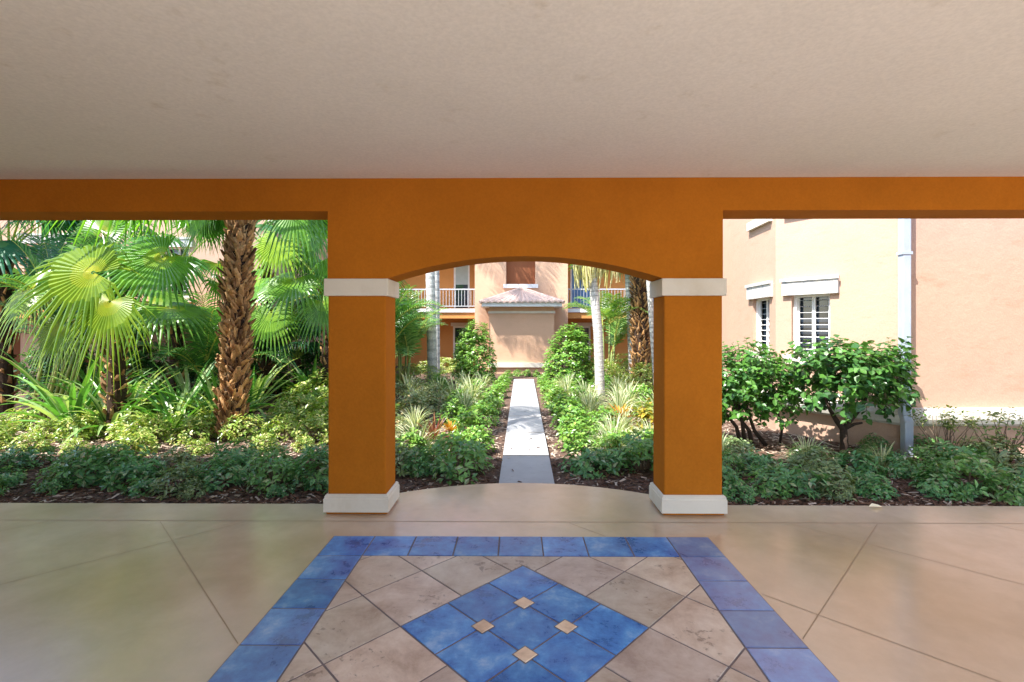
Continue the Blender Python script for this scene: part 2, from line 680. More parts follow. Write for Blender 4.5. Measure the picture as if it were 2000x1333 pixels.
# ---------------------------------------------------------------- portico
por = thing('portico', 'orange stucco portico with a shallow arch between two square columns', 'portico', (.07, 4.1, 0))
YF, YBK = 3.97, 4.295
ZC, ZB, ZS = 2.756, 2.487, 1.93
CL0, CL1, CR0, CR1 = -1.550, -1.069, 1.206, 1.685
g = MB()
prof = [(-9, ZB), (CL0, ZB), (CL0, ZS), (CL1, ZS)]
hs = (CR0 - CL1) / 2
rise = .185
ra = (hs * hs + rise * rise) / (2 * rise)
xc = (CR0 + CL1) / 2
for i in range(1, 48):
    x = -hs + 2 * hs * i / 48
    prof.append((xc + x, ZS + rise - ra + math.sqrt(ra * ra - x * x)))
prof += [(CR0, ZS), (CR1, ZS), (CR1, ZB), (9, ZB)]
ZT = 3.3
for (x0, z0), (x1, z1) in zip(prof[:-1], prof[1:]):
    if abs(x1 - x0) < 1e-6:
        za, zb = min(z0, z1), max(z0, z1)
        g.add([(x0, YF, za), (x0, YBK, za), (x0, YBK, zb), (x0, YF, zb)], [(0, 1, 2, 3)])
        continue
    g.add([(x0, YF, z0), (x1, YF, z1), (x1, YF, ZT), (x0, YF, ZT)], [(0, 1, 2, 3)])
    g.add([(x0, YBK, z0), (x1, YBK, z1), (x1, YBK, ZT), (x0, YBK, ZT)], [(3, 2, 1, 0)])
    g.add([(x0, YF, z0), (x1, YF, z1), (x1, YBK, z1), (x0, YBK, z0)], [(3, 2, 1, 0)])
aw = g.build('arch_wall', M['orange'], por)
g = MB()
g.box(-9, 9, -.9, YF, ZC, ZC + .15)
g.build('ceiling', M['ceiling'], por)
g = MB()
g.box(-9.2, 9.2, -.95, 4.42, ZT + .003, ZT + .12)
g.box(-9.2, 9.2, -1.0, -.903, ZC - .001, ZT)
g.build('roof', M['orange'], por)
g = MB()
g.box(-9, -8.8, -.9, YF - .005, -.05, ZC)
g.build('end_wall', M['orange'], por)
for (x0, x1) in ((-9, -1.8),):
    g = MB()
    g.box(x0, x1, -1.05, -.905, -.05, ZC - .004)  # unseen cream wall added behind the camera to block and bounce light
    g.build('added_rear_wall', M['cream'], por)


def bevel(o, wd=.008, seg=2):
    md = o.modifiers.new('bevel', 'BEVEL')
    md.width = wd
    md.segments = seg
    md.limit_method = 'ANGLE'
    return o


for (x0, x1) in ((CL0, CL1), (CR0, CR1)):
    g = MB()
    g.box(x0 + .002, x1 - .002, YF + .002, YBK - .002, .03, 1.80)
    g.box(x0 - .012, x1 + .012, YF - .012, YBK + .012, 0.0, .028)
    colm = bevel(g.build('column', M['orange'], por), .012)
    g = MB()
    g.box(x0 - .024, x1 + .024, YF - .024, YBK + .024, 1.79, 1.931)
    bevel(g.build('capital', M['trim'], colm), .006)
    g = MB()
    # base moulding lathe-like square profile
    prof2 = [(.026, .022), (.026, .128), (.020, .136), (.020, .150), (.012, .160), (.003, .166)]
    for (o0, z0), (o1, z1) in zip(prof2[:-1], prof2[1:]):
        a = [(x0 - o0, YF - o0, z0), (x1 + o0, YF - o0, z0), (x1 + o0, YBK + o0, z0), (x0 - o0, YBK + o0, z0)]
        b_ = [(x0 - o1, YF - o1, z1), (x1 + o1, YF - o1, z1), (x1 + o1, YBK + o1, z1), (x0 - o1, YBK + o1, z1)]
        g.add(a + b_, [(i, (i + 1) % 4, 4 + (i + 1) % 4, 4 + i) for i in range(4)])
    o0 = .026
    g.add([(x0 - o0, YF - o0, .022), (x1 + o0, YF - o0, .022), (x1 + o0, YBK + o0, .022), (x0 - o0, YBK + o0, .022)], [(3, 2, 1, 0)])
    g.build('base_moulding', M['trim'], colm)


# ---------------------------------------------------------------- walls with openings
def wall(mb, p0, p1, z0, z1, openings=(), depth=.14, mat=0, back=True):
    """Vertical wall from p0 to p1; outside is on the right-hand side of p0->p1 rotated -90 (towards the viewer
    for walls running left to right). openings: (s0, s1, za, zb) along the wall."""
    p0, p1 = Vector((p0[0], p0[1], 0)), Vector((p1[0], p1[1], 0))
    d = p1 - p0
    L = d.length
    d.normalize()
    inn = Vector((-d.y, d.x, 0))
    ss = sorted({0, L} | {o[0] for o in openings} | {o[1] for o in openings})
    zz = sorted({z0, z1} | {o[2] for o in openings} | {o[3] for o in openings})
    P = lambda s, z, k=0.: p0 + d * s + inn * k + Vector((0, 0, z))
    for i in range(len(ss) - 1):
        for j in range(len(zz) - 1):
            sm, zm = (ss[i] + ss[i + 1]) / 2, (zz[j] + zz[j + 1]) / 2
            if any(o[0] < sm < o[1] and o[2] < zm < o[3] for o in openings):
                continue
            mb.add([P(ss[i], zz[j]), P(ss[i + 1], zz[j]), P(ss[i + 1], zz[j + 1]), P(ss[i], zz[j + 1])], [(0, 1, 2, 3)], mat=mat)
    for (a, b, c, e) in openings:
        for q in ([(a, c), (b, c)], [(b, c), (b, e)], [(b, e), (a, e)], [(a, e), (a, c)]):
            (s0, za), (s1, zb) = q
            mb.add([P(s0, za), P(s1, zb), P(s1, zb, depth), P(s0, za, depth)], [(0, 1, 2, 3)], mat=mat)
    return P


def pbox(mb, P, s0, s1, z0, z1, k0, k1, mat=0):
    v_ = [P(s0, z0, k0), P(s1, z0, k0), P(s1, z0, k1), P(s0, z0, k1), P(s0, z1, k0), P(s1, z1, k0), P(s1, z1, k1), P(s0, z1, k1)]
    mb.add(v_, [(3, 2, 1, 0), (4, 5, 6, 7), (0, 1, 5, 4), (1, 2, 6, 5), (2, 3, 7, 6), (3, 0, 4, 7)], mat=mat)


def shutter_window(root, P, s0, s1, z0, z1, header=True, sill=True, depth=.13, slats=12):
    """window part with frame, glass and louvred shutter; lintel and sill trims"""
    g = MB()
    fw = .04
    pbox(g, P, s0, s0 + fw, z0, z1, depth - .07, depth)
    pbox(g, P, s1 - fw, s1, z0, z1, depth - .07, depth)
    pbox(g, P, s0 + fw, s1 - fw, z1 - fw, z1, depth - .07, depth)
    pbox(g, P, s0 + fw, s1 - fw, z0, z0 + fw, depth - .07, depth)
    wn = g.build('window', M['white_paint'], root)
    g = MB()
    pbox(g, P, s0 + .005, s1 - .005, z0 + .005, z1 - .005, depth + .03, depth + .04)
    g.build('glass_pane', M['glass'], wn)
    g = MB()
    ia, ib = s0 + fw, s1 - fw
    mid = (ia + ib) / 2
    for (a, b) in ((ia, mid), (mid, ib)):
        pbox(g, P, a + .002, a + .022, z0 + fw, z1 - fw, depth - .03, depth - .005)
        pbox(g, P, b - .022, b - .002, z0 + fw, z1 - fw, depth - .03, depth - .005)
        for i in range(slats):
            zc_ = z0 + fw + (i + .5) * (z1 - z0 - 2 * fw) / slats
            v_ = [P(a + .022, zc_ - .001, depth - .032), P(b - .022, zc_ - .001, depth - .032), P(b - .022, zc_ + .007, depth - .005), P(a + .022, zc_ + .007, depth - .005)]
            g.add(v_, [(0, 1, 2, 3)])
    g.build('shutter', M['white_paint'], wn)
    if header:
        g = MB()
        pbox(g, P, s0 - .12, s1 + .12, z1 - .005, z1 + .235, -.055, -.001)
        pbox(g, P, s0 - .14, s1 + .14, z1 + .195, z1 + .243, -.075, -.0565)
        g.build('lintel', M['trim_streaked'], wn)
    if sill:
        g = MB()
        pbox(g, P, s0 - .1, s1 + .1, z0 - .13, z0 + .005, -.06, -.001)
        g.build('sill', M['trim'], wn)
    return wn


# right-hand building: front wall, angled bay wall, receding side wall
bld = thing('apartment_building', 'peach stucco building on the right with angled bay and tall white downspout', 'building', (5.2, 6.6, GZ))
V0, V1, V2, V3 = (4.83, 6.1), (3.95, 7.42), (4.15, 10.4), (12.0, 10.4)
gw = MB()
ZW = 7.2
P01 = wall(gw, V1, V0, GZ - .05, ZW, [(.235, .755, 1.12, 2.005), (.235, .755, 3.30, 4.3)], .13)
P0R = wall(gw, V0, (12.0, 6.1), GZ - .05, ZW)
P12 = wall(gw, V2, V1, GZ - .05, ZW, [(2.15, 2.78, 1.12, 2.005), (2.15, 2.78, 3.30, 4.3)], .13)
gw.add([(4.15, 10.4, GZ), (12, 10.4, GZ), (12, 10.4, ZW), (4.15, 10.4, ZW)], [(0, 1, 2, 3)])
gw.add([(12, 6.1, GZ), (12, 10.4, GZ), (12, 10.4, ZW), (12, 6.1, ZW)], [(3, 2, 1, 0)])
gw.add([(V0[0], V0[1], ZW), (12, 6.1, ZW), (12, 10.4, ZW), (V2[0], V2[1], ZW), (V1[0], V1[1], ZW)], [(0, 1, 2, 3, 4)])
gw.build('wall', M['peach'], bld)
for (P, a, b) in ((P01, .235, .755), (P12, 2.15, 2.78)):
    shutter_window(bld, P, a, b, 1.12, 2.005, True, True, slats=9)
    shutter_window(bld, P, a, b, 3.30, 4.3, True, True, slats=9)
# half-round base moulding swept along the walls
g = MB()
line = [Vector((*V2, 0)), Vector((*V1, 0)), Vector((*V0, 0)), Vector((12, 6.1, 0))]
prof3 = [(0., .30), (.085, .312), (.125, .345), (.142, .40), (.138, .45), (.11, .495), (.06, .52), (0., .525)]
norms = []
for i in range(len(line)):
    ns = []
    if i > 0:
        d = (line[i] - line[i - 1]).normalized(); ns.append(Vector((d.y, -d.x, 0)))
    if i < len(line) - 1:
        d = (line[i + 1] - line[i]).normalized(); ns.append(Vector((d.y, -d.x, 0)))
    if len(ns) == 2:
        m_ = (ns[0] + ns[1]).normalized()
        norms.append(m_ / m_.dot(ns[0]))
    else:
        norms.append(ns[0])
v_ = [line[i] + norms[i] * o_ + Vector((0, 0, z_)) for i in range(len(line)) for (o_, z_) in prof3]
q = len(prof3)
g.add(v_, [(i * q + j, (i + 1) * q + j, (i + 1) * q + j + 1, i * q + j + 1) for i in range(len(line) - 1) for j in range(q - 1)])
g.build('base_moulding', M['moulding'], bld)
# rectangular downspout at the corner
g = MB()
dx = Vector((-.06, -.02, 0))
Pd = lambda s, z, k=0.: Vector((V0[0] - .115 + s, V0[1] - .145 + k, z))
pbox(g, Pd, 0, .105, .45, ZW - .1, .0, .085)
v_ = [Pd(0, .45, 0), Pd(.105, .45, 0), Pd(.105, .45, .085), Pd(0, .45, .085), Pd(0, .38, -.035), Pd(.105, .38, -.035), Pd(.105, .38, .05), Pd(0, .38, .05),
      Pd(0, GZ, -.035), Pd(.105, GZ, -.035), Pd(.105, GZ, .05), Pd(0, GZ, .05)]
g.add(v_, [(0, 4, 5, 1), (1, 5, 6, 2), (2, 6, 7, 3), (3, 7, 4, 0), (4, 8, 9, 5), (5, 9, 10, 6), (6, 10, 11, 7), (7, 11, 8, 4)])
ds = bevel(g.build('downspout', M['downspout'], bld), .012)
for zb_ in (2.42, 4.3):
    g = MB()
    pbox(g, Pd, -.012, .117, zb_, zb_ + .035, -.006, .09)
    g.build('bracket', M['downspout'], ds)

# ---------------------------------------------------------------- far building
fb = thing('apartment_building', 'far peach building behind the path with tiled porch roof and balconies', 'building', (.2, 18.0, GZ))
YT, YR = 17.6, 19.5
gw = MB()
wall(gw, (-1.51, YT), (1.87, YT), GZ, 6.5, [(1.14, 2.20, 3.08, 4.3)], .25)
gw.add([(-1.51, YT, GZ), (-1.51, YR, GZ), (-1.51, YR, 6.5), (-1.51, YT, 6.5)], [(0, 1, 2, 3)])
gw.add([(1.87, YT, GZ), (1.87, YR, GZ), (1.87, YR, 6.5), (1.87, YT, 6.5)], [(3, 2, 1, 0)])
tower = gw.build('stair_tower', M['warm_peach'], fb)
g = MB(); g.box(-.37, .69, YT + .25, YT + .28, 3.08, 4.3)
g.build('shuttered_panel', M['brown'], tower)
g = MB(); g.box(-.47, .79, YT - .08, YT - .002, 2.93, 3.07)
g.build('sill', M['white_paint'], tower)
gw = MB()
PL = wall(gw, (-7.5, YR), (-1.51, YR), GZ, 6.5, [(4.98, 5.62, 2.28, 4.1), (4.95, 5.75, .15, 1.55), (1.2, 2.2, .3, 1.55)], .15)
gw.build('wall', M['shaded_peach'], fb)
gw = MB()
PR = wall(gw, (1.87, YR), (8.5, YR), GZ, 6.5, [(.30, 1.25, 2.28, 4.1), (.45, 1.12, .15, 1.55), (3.2, 4.4, 2.28, 4.1)], .15)
gw.build('wall', M['shaded_peach'], fb)
for (P, a, b, z0, z1, mt, nm) in ((PL, 4.98, 5.62, 2.28, 4.1, 'curtain', 'balcony_door'), (PR, .30, 1.25, 2.28, 4.1, 'blue_door', 'balcony_door'), (PR, 3.2, 4.4, 2.28, 4.1, 'blue_door', 'balcony_door')):
    g = MB()
    pbox(g, P, a, a + .07, z0, z1, .03, .1); pbox(g, P, b - .07, b, z0, z1, .03, .1); pbox(g, P, a + .07, b - .07, z1 - .08, z1, .03, .1)
    d_ = g.build(nm, M['white_paint'], fb)
    g = MB()
    pbox(g, P, a + .07, b - .07, z0 + .95, z1 - .08, .08, .1)
    g.build('curtain', M[mt], d_)
    g = MB()
    pbox(g, P, a + .07, b - .07, z0, z0 + .95, .08, .1)
    g.build('glass_pane', M['glass'] if mt == 'curtain' else M['blue_door'], d_)
for (P, a, b, z0, z1) in ((PL, 4.95, 5.75, .15, 1.55), (PR, .45, 1.12, .15, 1.55), (PL, 1.2, 2.2, .3, 1.55)):
    g = MB()
    for (q0, q1, y0, y1) in ((a, a + .07, z0, z1), (b - .07, b, z0, z1), (a + .07, b - .07, z1 - .07, z1), (a + .07, b - .07, z0, z0 + .07), (a + .07, b - .07, (z0 + z1) / 2 - .025, (z0 + z1) / 2 + .025)):
        pbox(g, P, q0, q1, y0, y1, .04, .1)
    wn = g.build('window', M['white_paint'], fb)
    g = MB(); pbox(g, P, a + .02, b - .02, z0 + .02, z1 - .02, .105, .12); g.build('glass_pane', M['glass'], wn)
    g = MB(); pbox(g, P, a - .08, b + .08, z1 + .0, z1 + .14, -.06, -.002); g.build('lintel', M['trim'], wn)
for (x0, x1) in ((-7.5, -1.515), (1.875, 8.5)):
    g = MB()
    g.box(x0, x1, 18.05, YR - .005, 1.84, 2.06)
    bc = g.build('balcony', M['shaded_peach'], fb)
    g = MB()
    g.box(x0, x1, 18.0, YR - .01, 2.065, 2.20)
    g.build('balcony_edge', M['white_paint'], bc)
    g = MB()
    g.box(x0, x1, 18.02, 18.06, 2.90, 2.945)
    g.box(x0, x1, 18.025, 18.055, 2.28, 2.31)
    xx = x0 + .05
    while xx < x1:
        g.box(xx, xx + .016, 18.03, 18.05, 2.31, 2.90)
        xx += .115
    g.build('railing', M['white_metal'], bc)
for (x0, x1) in ((-7.5, -1.515), (1.875, 8.5)):
    g = MB()
    g.box(x0, x1, 17.9, YR - .005, 4.25, 4.5)
    g.build('balcony_ceiling', M['shaded_peach'], fb)
# entry block with hipped barrel-tile roof
gw = MB()
YB0 = 16.4
wall(gw, (-.92, YB0), (1.28, YB0), GZ, 2.2)
gw.add([(-.92, YB0, GZ), (-.92, YT, GZ), (-.92, YT, 2.2), (-.92, YB0, 2.2)], [(0, 1, 2, 3)])
gw.add([(1.28, YB0, GZ), (1.28, YT, GZ), (1.28, YT, 2.2), (1.28, YB0, 2.2)], [(3, 2, 1, 0)])
blk = gw.build('entry_block', M['warm_peach'], fb)
g = MB(); g.box(-.98, 1.34, YB0 - .07, YB0 - .002, .16, .31); g.build('base_moulding', M['trim'], blk)
g = MB(); g.box(-.95, 1.31, YB0 - .05, YB0 - .002, 1.98, 2.06); g.build('cornice', M['trim'], blk)
g = MB()
EX0, EX1, EY = -1.15, 1.51, 16.02
g.box(EX0, EX1, EY, YT - .01, 2.2, 2.335)
g.build('fascia', M['white_paint'], blk)
apex, ridge_z, ez = (.18, 17.0), 2.84, 2.34
gr = MB()


def roof_slope(mb, a, b, c, d, nb):
    """a,b eave corners; c,d top corners (may coincide): barrel ridges run up the slope"""
    a, b, c, d = map(Vector, (a, b, c, d))
    nrm = (b - a).cross(d - a).normalized()
    if nrm.z < 0: nrm = -nrm
    steps = nb * 6
    prev = None
    for i in range(steps + 1):
        t = i / steps
        lo = a + (b - a) * t
        hi = d + (c - d) * t
        h = abs(math.sin(t * nb * math.pi)) * .045
        ringp = []
        for k_ in range(7):
            s = k_ / 6
            p = lo + (hi - lo) * s + nrm * (h * (1 - s * .5) + .018 * (1 - (s * 6) % 1))
            ringp.append(p)
        cur = [tuple(p) for p in ringp]
        if prev:
            mb.add(prev + cur, [(j, 7 + j, 8 + j, 1 + j) for j in range(6)])
            mb.add([prev[0], cur[0], tuple(Vector(cur[0]) - Vector((0, 0, .05))), tuple(Vector(prev[0]) - Vector((0, 0, .05)))], [(0, 1, 2, 3)])
        prev = cur


E = .06
roof_slope(gr, (EX0 - E, EY - E, ez), (EX1 + E, EY - E, ez), (apex[0] + .02, apex[1], ridge_z), (apex[0] - .02, apex[1], ridge_z), 14)
roof_slope(gr, (EX0 - E, YT - .01, ez), (EX0 - E, EY - E, ez), (apex[0], apex[1], ridge_z), (apex[0], YT - .01, ridge_z), 8)
roof_slope(gr, (EX1 + E, EY - E, ez), (EX1 + E, YT - .01, ez), (apex[0], YT - .01, ridge_z), (apex[0], apex[1], ridge_z), 8)
for e_ in ((EX0 - E, EY - E, ez), (EX1 + E, EY - E, ez)):
    gr.tube([e_, (apex[0], apex[1], ridge_z + .03)], [.06, .06], 8)
gr.tube([(apex[0], apex[1], ridge_z + .03), (apex[0], YT - .01, ridge_z + .03)], [.06, .06], 8)
gr.build('tiled_roof', M['roof_tile'], blk)

# ---------------------------------------------------------------- left wing
lw = thing('apartment_building', 'peach building wing behind the fan palms with dark ground floor openings', 'building', (-10, 13, GZ))
gw = MB()
PW = wall(gw, (-18, 12.5), (-6.5, 12.5), GZ, 6.2, [(8.85, 9.5, 2.3, 3.6), (.8, 3.4, GZ, 1.72), (3.75, 5.1, GZ, 1.72), (5.6, 6.9, GZ, 1.72), (7.2, 8.2, .25, 1.6), (5.2, 6.4, 2.4, 3.7), (2.0, 3.2, 2.4, 3.7)], .3)
gw.add([(-6.5, 12.5, GZ), (-6.5, 19.5, GZ), (-6.5, 19.5, 6.2), (-6.5, 12.5, 6.2)], [(3, 2, 1, 0)])
gw.build('wall', M['peach'], lw)
gw = MB()
gw.box(-18, -6.55, 15.0, 15.1, GZ, 6.0)
gw.box(-18, -6.55, 12.81, 14.95, 1.9, 2.0)
gw.build('inner_wall', M['brown'], lw)
g = MB()
g.box(-18, -6.52, 11.2, 12.495, 1.74, 1.95)  # slab added so the wing's ground floor falls in shade
g.build('added_shade_roof', M['shaded_peach'], lw)
for (a, b, z0, z1) in ((8.85, 9.5, 2.3, 3.6), (5.2, 6.4, 2.4, 3.7), (2.0, 3.2, 2.4, 3.7), (7.2, 8.2, .25, 1.6)):
    shutter_window(lw, PW, a, b, z0, z1, True, True, depth=.15, slats=14)


# ---------------------------------------------------------------- plants
def unit(a):
    return a / np.maximum(np.linalg.norm(a, axis=-1, keepdims=True), 1e-9)


def leaves(mb, C, D, Nn, L, W, cols, fold=.22, curl=.12, mid=.42):
    C, D, Nn = np.asarray(C), unit(np.asarray(D)), np.asarray(Nn)
    S_ = unit(np.cross(D, Nn))
    Nn = unit(np.cross(S_, D))
    L = np.asarray(L)[:, None]; W = np.asarray(W)[:, None]
    base = C
    m_ = C + D * L * mid - Nn * W * fold * .4
    l_ = C + D * L * mid + S_ * W * .5 + Nn * W * fold * .6
    r_ = C + D * L * mid - S_ * W * .5 + Nn * W * fold * .6
    m2 = C + D * L * .75 - Nn * (L * curl * .45 + W * fold * .3)
    l2 = C + D * L * .75 + S_ * W * .33 + Nn * (W * fold * .4 - L * curl * .45)
    r2 = C + D * L * .75 - S_ * W * .33 + Nn * (W * fold * .4 - L * curl * .45)
    t_ = C + D * L - Nn * L * curl
    allv = np.stack([base, m_, l_, r_, m2, l2, r2, t_], 1).reshape(-1, 3)
    o = len(mb.v)
    mb.v.extend(map(tuple, allv.tolist()))
    ff = [(0, 1, 2), (0, 3, 1), (1, 4, 5, 2), (3, 6, 4, 1), (4, 7, 5), (6, 7, 4)]
    for i in range(len(C)):
        b = o + i * 8
        c = tuple(cols[i])
        for q_ in ff:
            mb.f.append(tuple(b + k_ for k_ in q_))
            mb.c.append(c); mb.m.append(0)


def basis(ax):
    ax = ax / np.linalg.norm(ax)
    h = np.array([0, 0, 1.]) if abs(ax[2]) < .9 else np.array([1., 0, 0])
    e1 = np.cross(ax, h); e1 /= np.linalg.norm(e1)
    return ax, e1, np.cross(ax, e1)


def whorl_points(rng, n, r, h, z0=.0, flat=.5, lump=.3):
    pts = []
    k_ = 5
    lobes = [(rng.uniform(0, 6.28), rng.uniform(.1, 1.3)) for _ in range(k_)]
    for _ in range(n):
        th = rng.uniform(0, 2 * math.pi)
        ph = math.acos(rng.uniform(-.12, 1))
        d = np.array([math.cos(th) * math.sin(ph), math.sin(th) * math.sin(ph), math.cos(ph)])
        s = 1 - lump + lump * max(math.cos(th - a) * math.sin(ph + e * .2) for a, e in lobes)
        rad = s * (rng.uniform(.35, 1.) ** flat)
        pts.append((np.array([d[0] * r * rad, d[1] * r * rad, z0 + max(0.02, (h - z0) * (.12 + .88 * d[2] * rad))]), d))
    return pts


def shrub(name, label, cat, seed, r, h, nw, per, L, W, ca, cb, z0=0., accent=None, acc_p=0., trans=.2, mat='leaf', stem_col=(.16, .11, .07), nst=9, lump=.3, droop=0., group=None, leaf_mid=.5):
    rng = random.Random(seed)
    root = thing(name, label, cat, (0, 0, 0), group)
    g = MB(); C, D, Nn, LL, WW, CC = [], [], [], [], [], []
    pts = whorl_points(rng, nw, r, h, z0, .5, lump)
    for p, d in pts:
        ax = d * .75 + np.array([rng.uniform(-.35, .35), rng.uniform(-.35, .35), .65])
        ax, e1, e2 = basis(ax)
        bias = rng.random()
        a0 = rng.uniform(0, 6.28)
        kk = max(3, per + rng.randint(-1, 1))
        for i in range(kk):
            a = a0 + 2 * math.pi * i / kk + rng.uniform(-.3, .3)
            dd = e1 * math.cos(a) + e2 * math.sin(a) + ax * rng.uniform(.0, .55) + np.array([0, 0, -droop])
            C.append(p + dd * L * .12 - ax * rng.uniform(0, L * .8)); D.append(dd)
            Nn.append(ax + np.array([rng.uniform(-.3, .3), rng.uniform(-.3, .3), rng.uniform(-.1, .3)]))
            s = rng.uniform(.65, 1.15)
            LL.append(L * s); WW.append(W * s * rng.uniform(.85, 1.15))
            t = min(1, max(0, bias * .55 + rng.uniform(-.15, .5)))
            c = lerp(ca, cb, t)
            if accent and rng.random() < acc_p:
                c = lerp(c, accent, rng.uniform(.5, 1))
            v_ = rng.uniform(.85, 1.15)
            CC.append(tuple(x * v_ for x in c))
    leaves(g, C, D, Nn, LL, WW, CC, mid=leaf_mid)
    g.build('foliage', M[mat], root)
    g = MB()
    for k_ in range(nst):
        p, d = pts[(k_ * 7) % len(pts)]
        b = Vector((p[0] * .15 + rng.uniform(-.03, .03), p[1] * .15 + rng.uniform(-.03, .03), -.02))
        e = Vector(p)
        m_ = b.lerp(e, .5) + Vector((rng.uniform(-.04, .04) * r * 3, rng.uniform(-.04, .04) * r * 3, .06 * h))
        w_ = (.006 + .010 * h) if nst < 20 else .0065
        g.tube([b, b.lerp(m_, .5) + Vector((0, 0, .02 * h)), m_, e], [w_, w_ * .8, w_ * .6, w_ * .25], 5, stem_col)
    g.build('stem', M['stem'], root, True)
    return root


ORD = ['nearest', 'second', 'third', 'fourth', 'fifth', 'sixth', 'seventh', 'eighth', 'ninth', 'tenth', 'eleventh', 'twelfth', 'thirteenth', 'fourteenth', 'fifteenth', 'sixteenth', 'seventeenth', 'eighteenth', 'nineteenth', 'twentieth']


class Kind:
    """A prototype that is moved into place the first time and copied afterwards."""
    def __init__(self, roots):
        self.roots, self.used = roots, [False] * len(roots)
        self.i = 0

    def put(self, x, y, sc, label, group=None, rz=None, var=None, z=GZ):
        rr = random.Random(int(x * 977 + y * 131))
        k_ = (self.i if var is None else var) % len(self.roots)
        self.i += 1
        o = self.roots[k_]
        rz = rr.uniform(0, 6.28) if rz is None else rz
        if self.used[k_]:
            return dup(o, (x, y, z), rz, sc, label, group)
        self.used[k_] = True
        o.location = (x, y, z); o.rotation_euler = (0, 0, rz)
        o.scale = (sc, sc, sc) if not hasattr(sc, '__len__') else sc
        o['label'] = label
        if group: o['group'] = group
        return o


rg = random.Random(11)
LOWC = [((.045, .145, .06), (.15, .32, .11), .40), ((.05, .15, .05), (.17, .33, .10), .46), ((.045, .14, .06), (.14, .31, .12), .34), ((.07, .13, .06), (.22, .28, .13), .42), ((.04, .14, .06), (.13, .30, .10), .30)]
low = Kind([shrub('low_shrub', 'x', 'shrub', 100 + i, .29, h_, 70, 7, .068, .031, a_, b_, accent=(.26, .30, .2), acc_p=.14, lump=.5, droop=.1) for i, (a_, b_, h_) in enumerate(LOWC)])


def row(kind, y, xs, sc, fmt, group, jit=.12, ysig=.15):
    xs = list(xs)
    for i, x in enumerate(xs):
        kind.put(x + rg.uniform(-jit, jit), y + rg.uniform(-ysig, ysig), sc * rg.uniform(.68, 1.22), fmt.format(ORD[i]), group)


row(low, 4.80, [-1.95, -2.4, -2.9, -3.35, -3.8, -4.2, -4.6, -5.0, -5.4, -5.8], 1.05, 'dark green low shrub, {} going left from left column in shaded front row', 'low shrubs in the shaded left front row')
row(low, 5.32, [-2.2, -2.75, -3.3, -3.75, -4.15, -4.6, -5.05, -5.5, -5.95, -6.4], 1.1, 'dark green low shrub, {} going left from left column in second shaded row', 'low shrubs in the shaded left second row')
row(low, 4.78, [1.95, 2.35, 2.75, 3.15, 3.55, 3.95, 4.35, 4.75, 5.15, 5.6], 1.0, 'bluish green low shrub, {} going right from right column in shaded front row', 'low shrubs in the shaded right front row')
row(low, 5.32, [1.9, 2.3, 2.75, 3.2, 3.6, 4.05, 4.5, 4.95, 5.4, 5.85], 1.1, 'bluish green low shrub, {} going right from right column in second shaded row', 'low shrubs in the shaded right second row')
row(low, 5.2, [-.95, -.6], 1.2, 'dark green low shrub left of the path, {} counting from left column', 'shaded shrubs beside the path on the left', .04, .05)
row(low, 4.58, [-2.25, -3.1, -3.6, -4.4, -4.9], .62, 'small dark green sprout at the slab edge, {} going left from left column', 'small sprouts at the left slab edge', .12, .05)
row(low, 4.56, [2.2, 2.95, 3.3, 4.15, 4.6, 4.95], .68, 'small bluish green sprout at the slab edge, {} going right from right column', 'small sprouts at the right slab edge', .12, .05)
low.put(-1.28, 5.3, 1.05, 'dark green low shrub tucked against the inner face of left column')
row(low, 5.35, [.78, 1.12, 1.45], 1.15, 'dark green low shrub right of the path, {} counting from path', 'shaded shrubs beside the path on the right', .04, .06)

# sunlit variegated shrubs of the left bed
var = Kind([shrub('variegated_shrub', 'x', 'shrub', 200 + i, .36, .52, 120, 7, .065, .030, (.10, .20, .03), (.27, .36, .07), accent=(.55, .52, .24), acc_p=.25, lump=.4) for i in range(3)])
row(var, 6.75, [-2.3, -2.85, -3.4, -3.95, -4.5, -5.05, -5.6, -6.15, -6.7, -7.25], .95, 'yellow green variegated shrub, {} going left from left column in sunny front row', 'variegated shrubs in the sunny front row', .1, .16)
row(var, 7.55, [-2.4, -3.0, -3.6, -4.75, -5.3, -5.9, -6.5, -7.1, -7.7], 1.1, 'yellow green variegated shrub, {} going left from left column in second sunny row', 'variegated shrubs in the second sunny row', .1, .12)
row(var, 8.4, [-2.6, -3.2, -3.75], 1.5, 'tall yellow green shrub right of the thick palm, {} from left column, middle rank', 'tall shrubs right of the thick palm', .05, .1)
row(var, 9.3, [-2.9, -3.6, -4.25], 1.75, 'tall yellow green shrub right of the thick palm, {} from left column, rear rank', 'tall shrubs right of the thick palm', .05, .1)

row(var, 6.15, [-2.6, -3.3, -4.05, -4.75, -5.5, -6.2, -6.9], .68, 'small yellow green variegated shrub, {} going left from left column on sunlit mulch', 'small variegated shrubs on the sunlit mulch', .15, .12)
row(low, 5.95, [2.2, 2.75, 3.45, 4.4, 5.0, 5.6], .95, 'green low shrub below the big leaved bushes, {} going right from right column', 'low shrubs below the big leaved bushes', .12, .1)

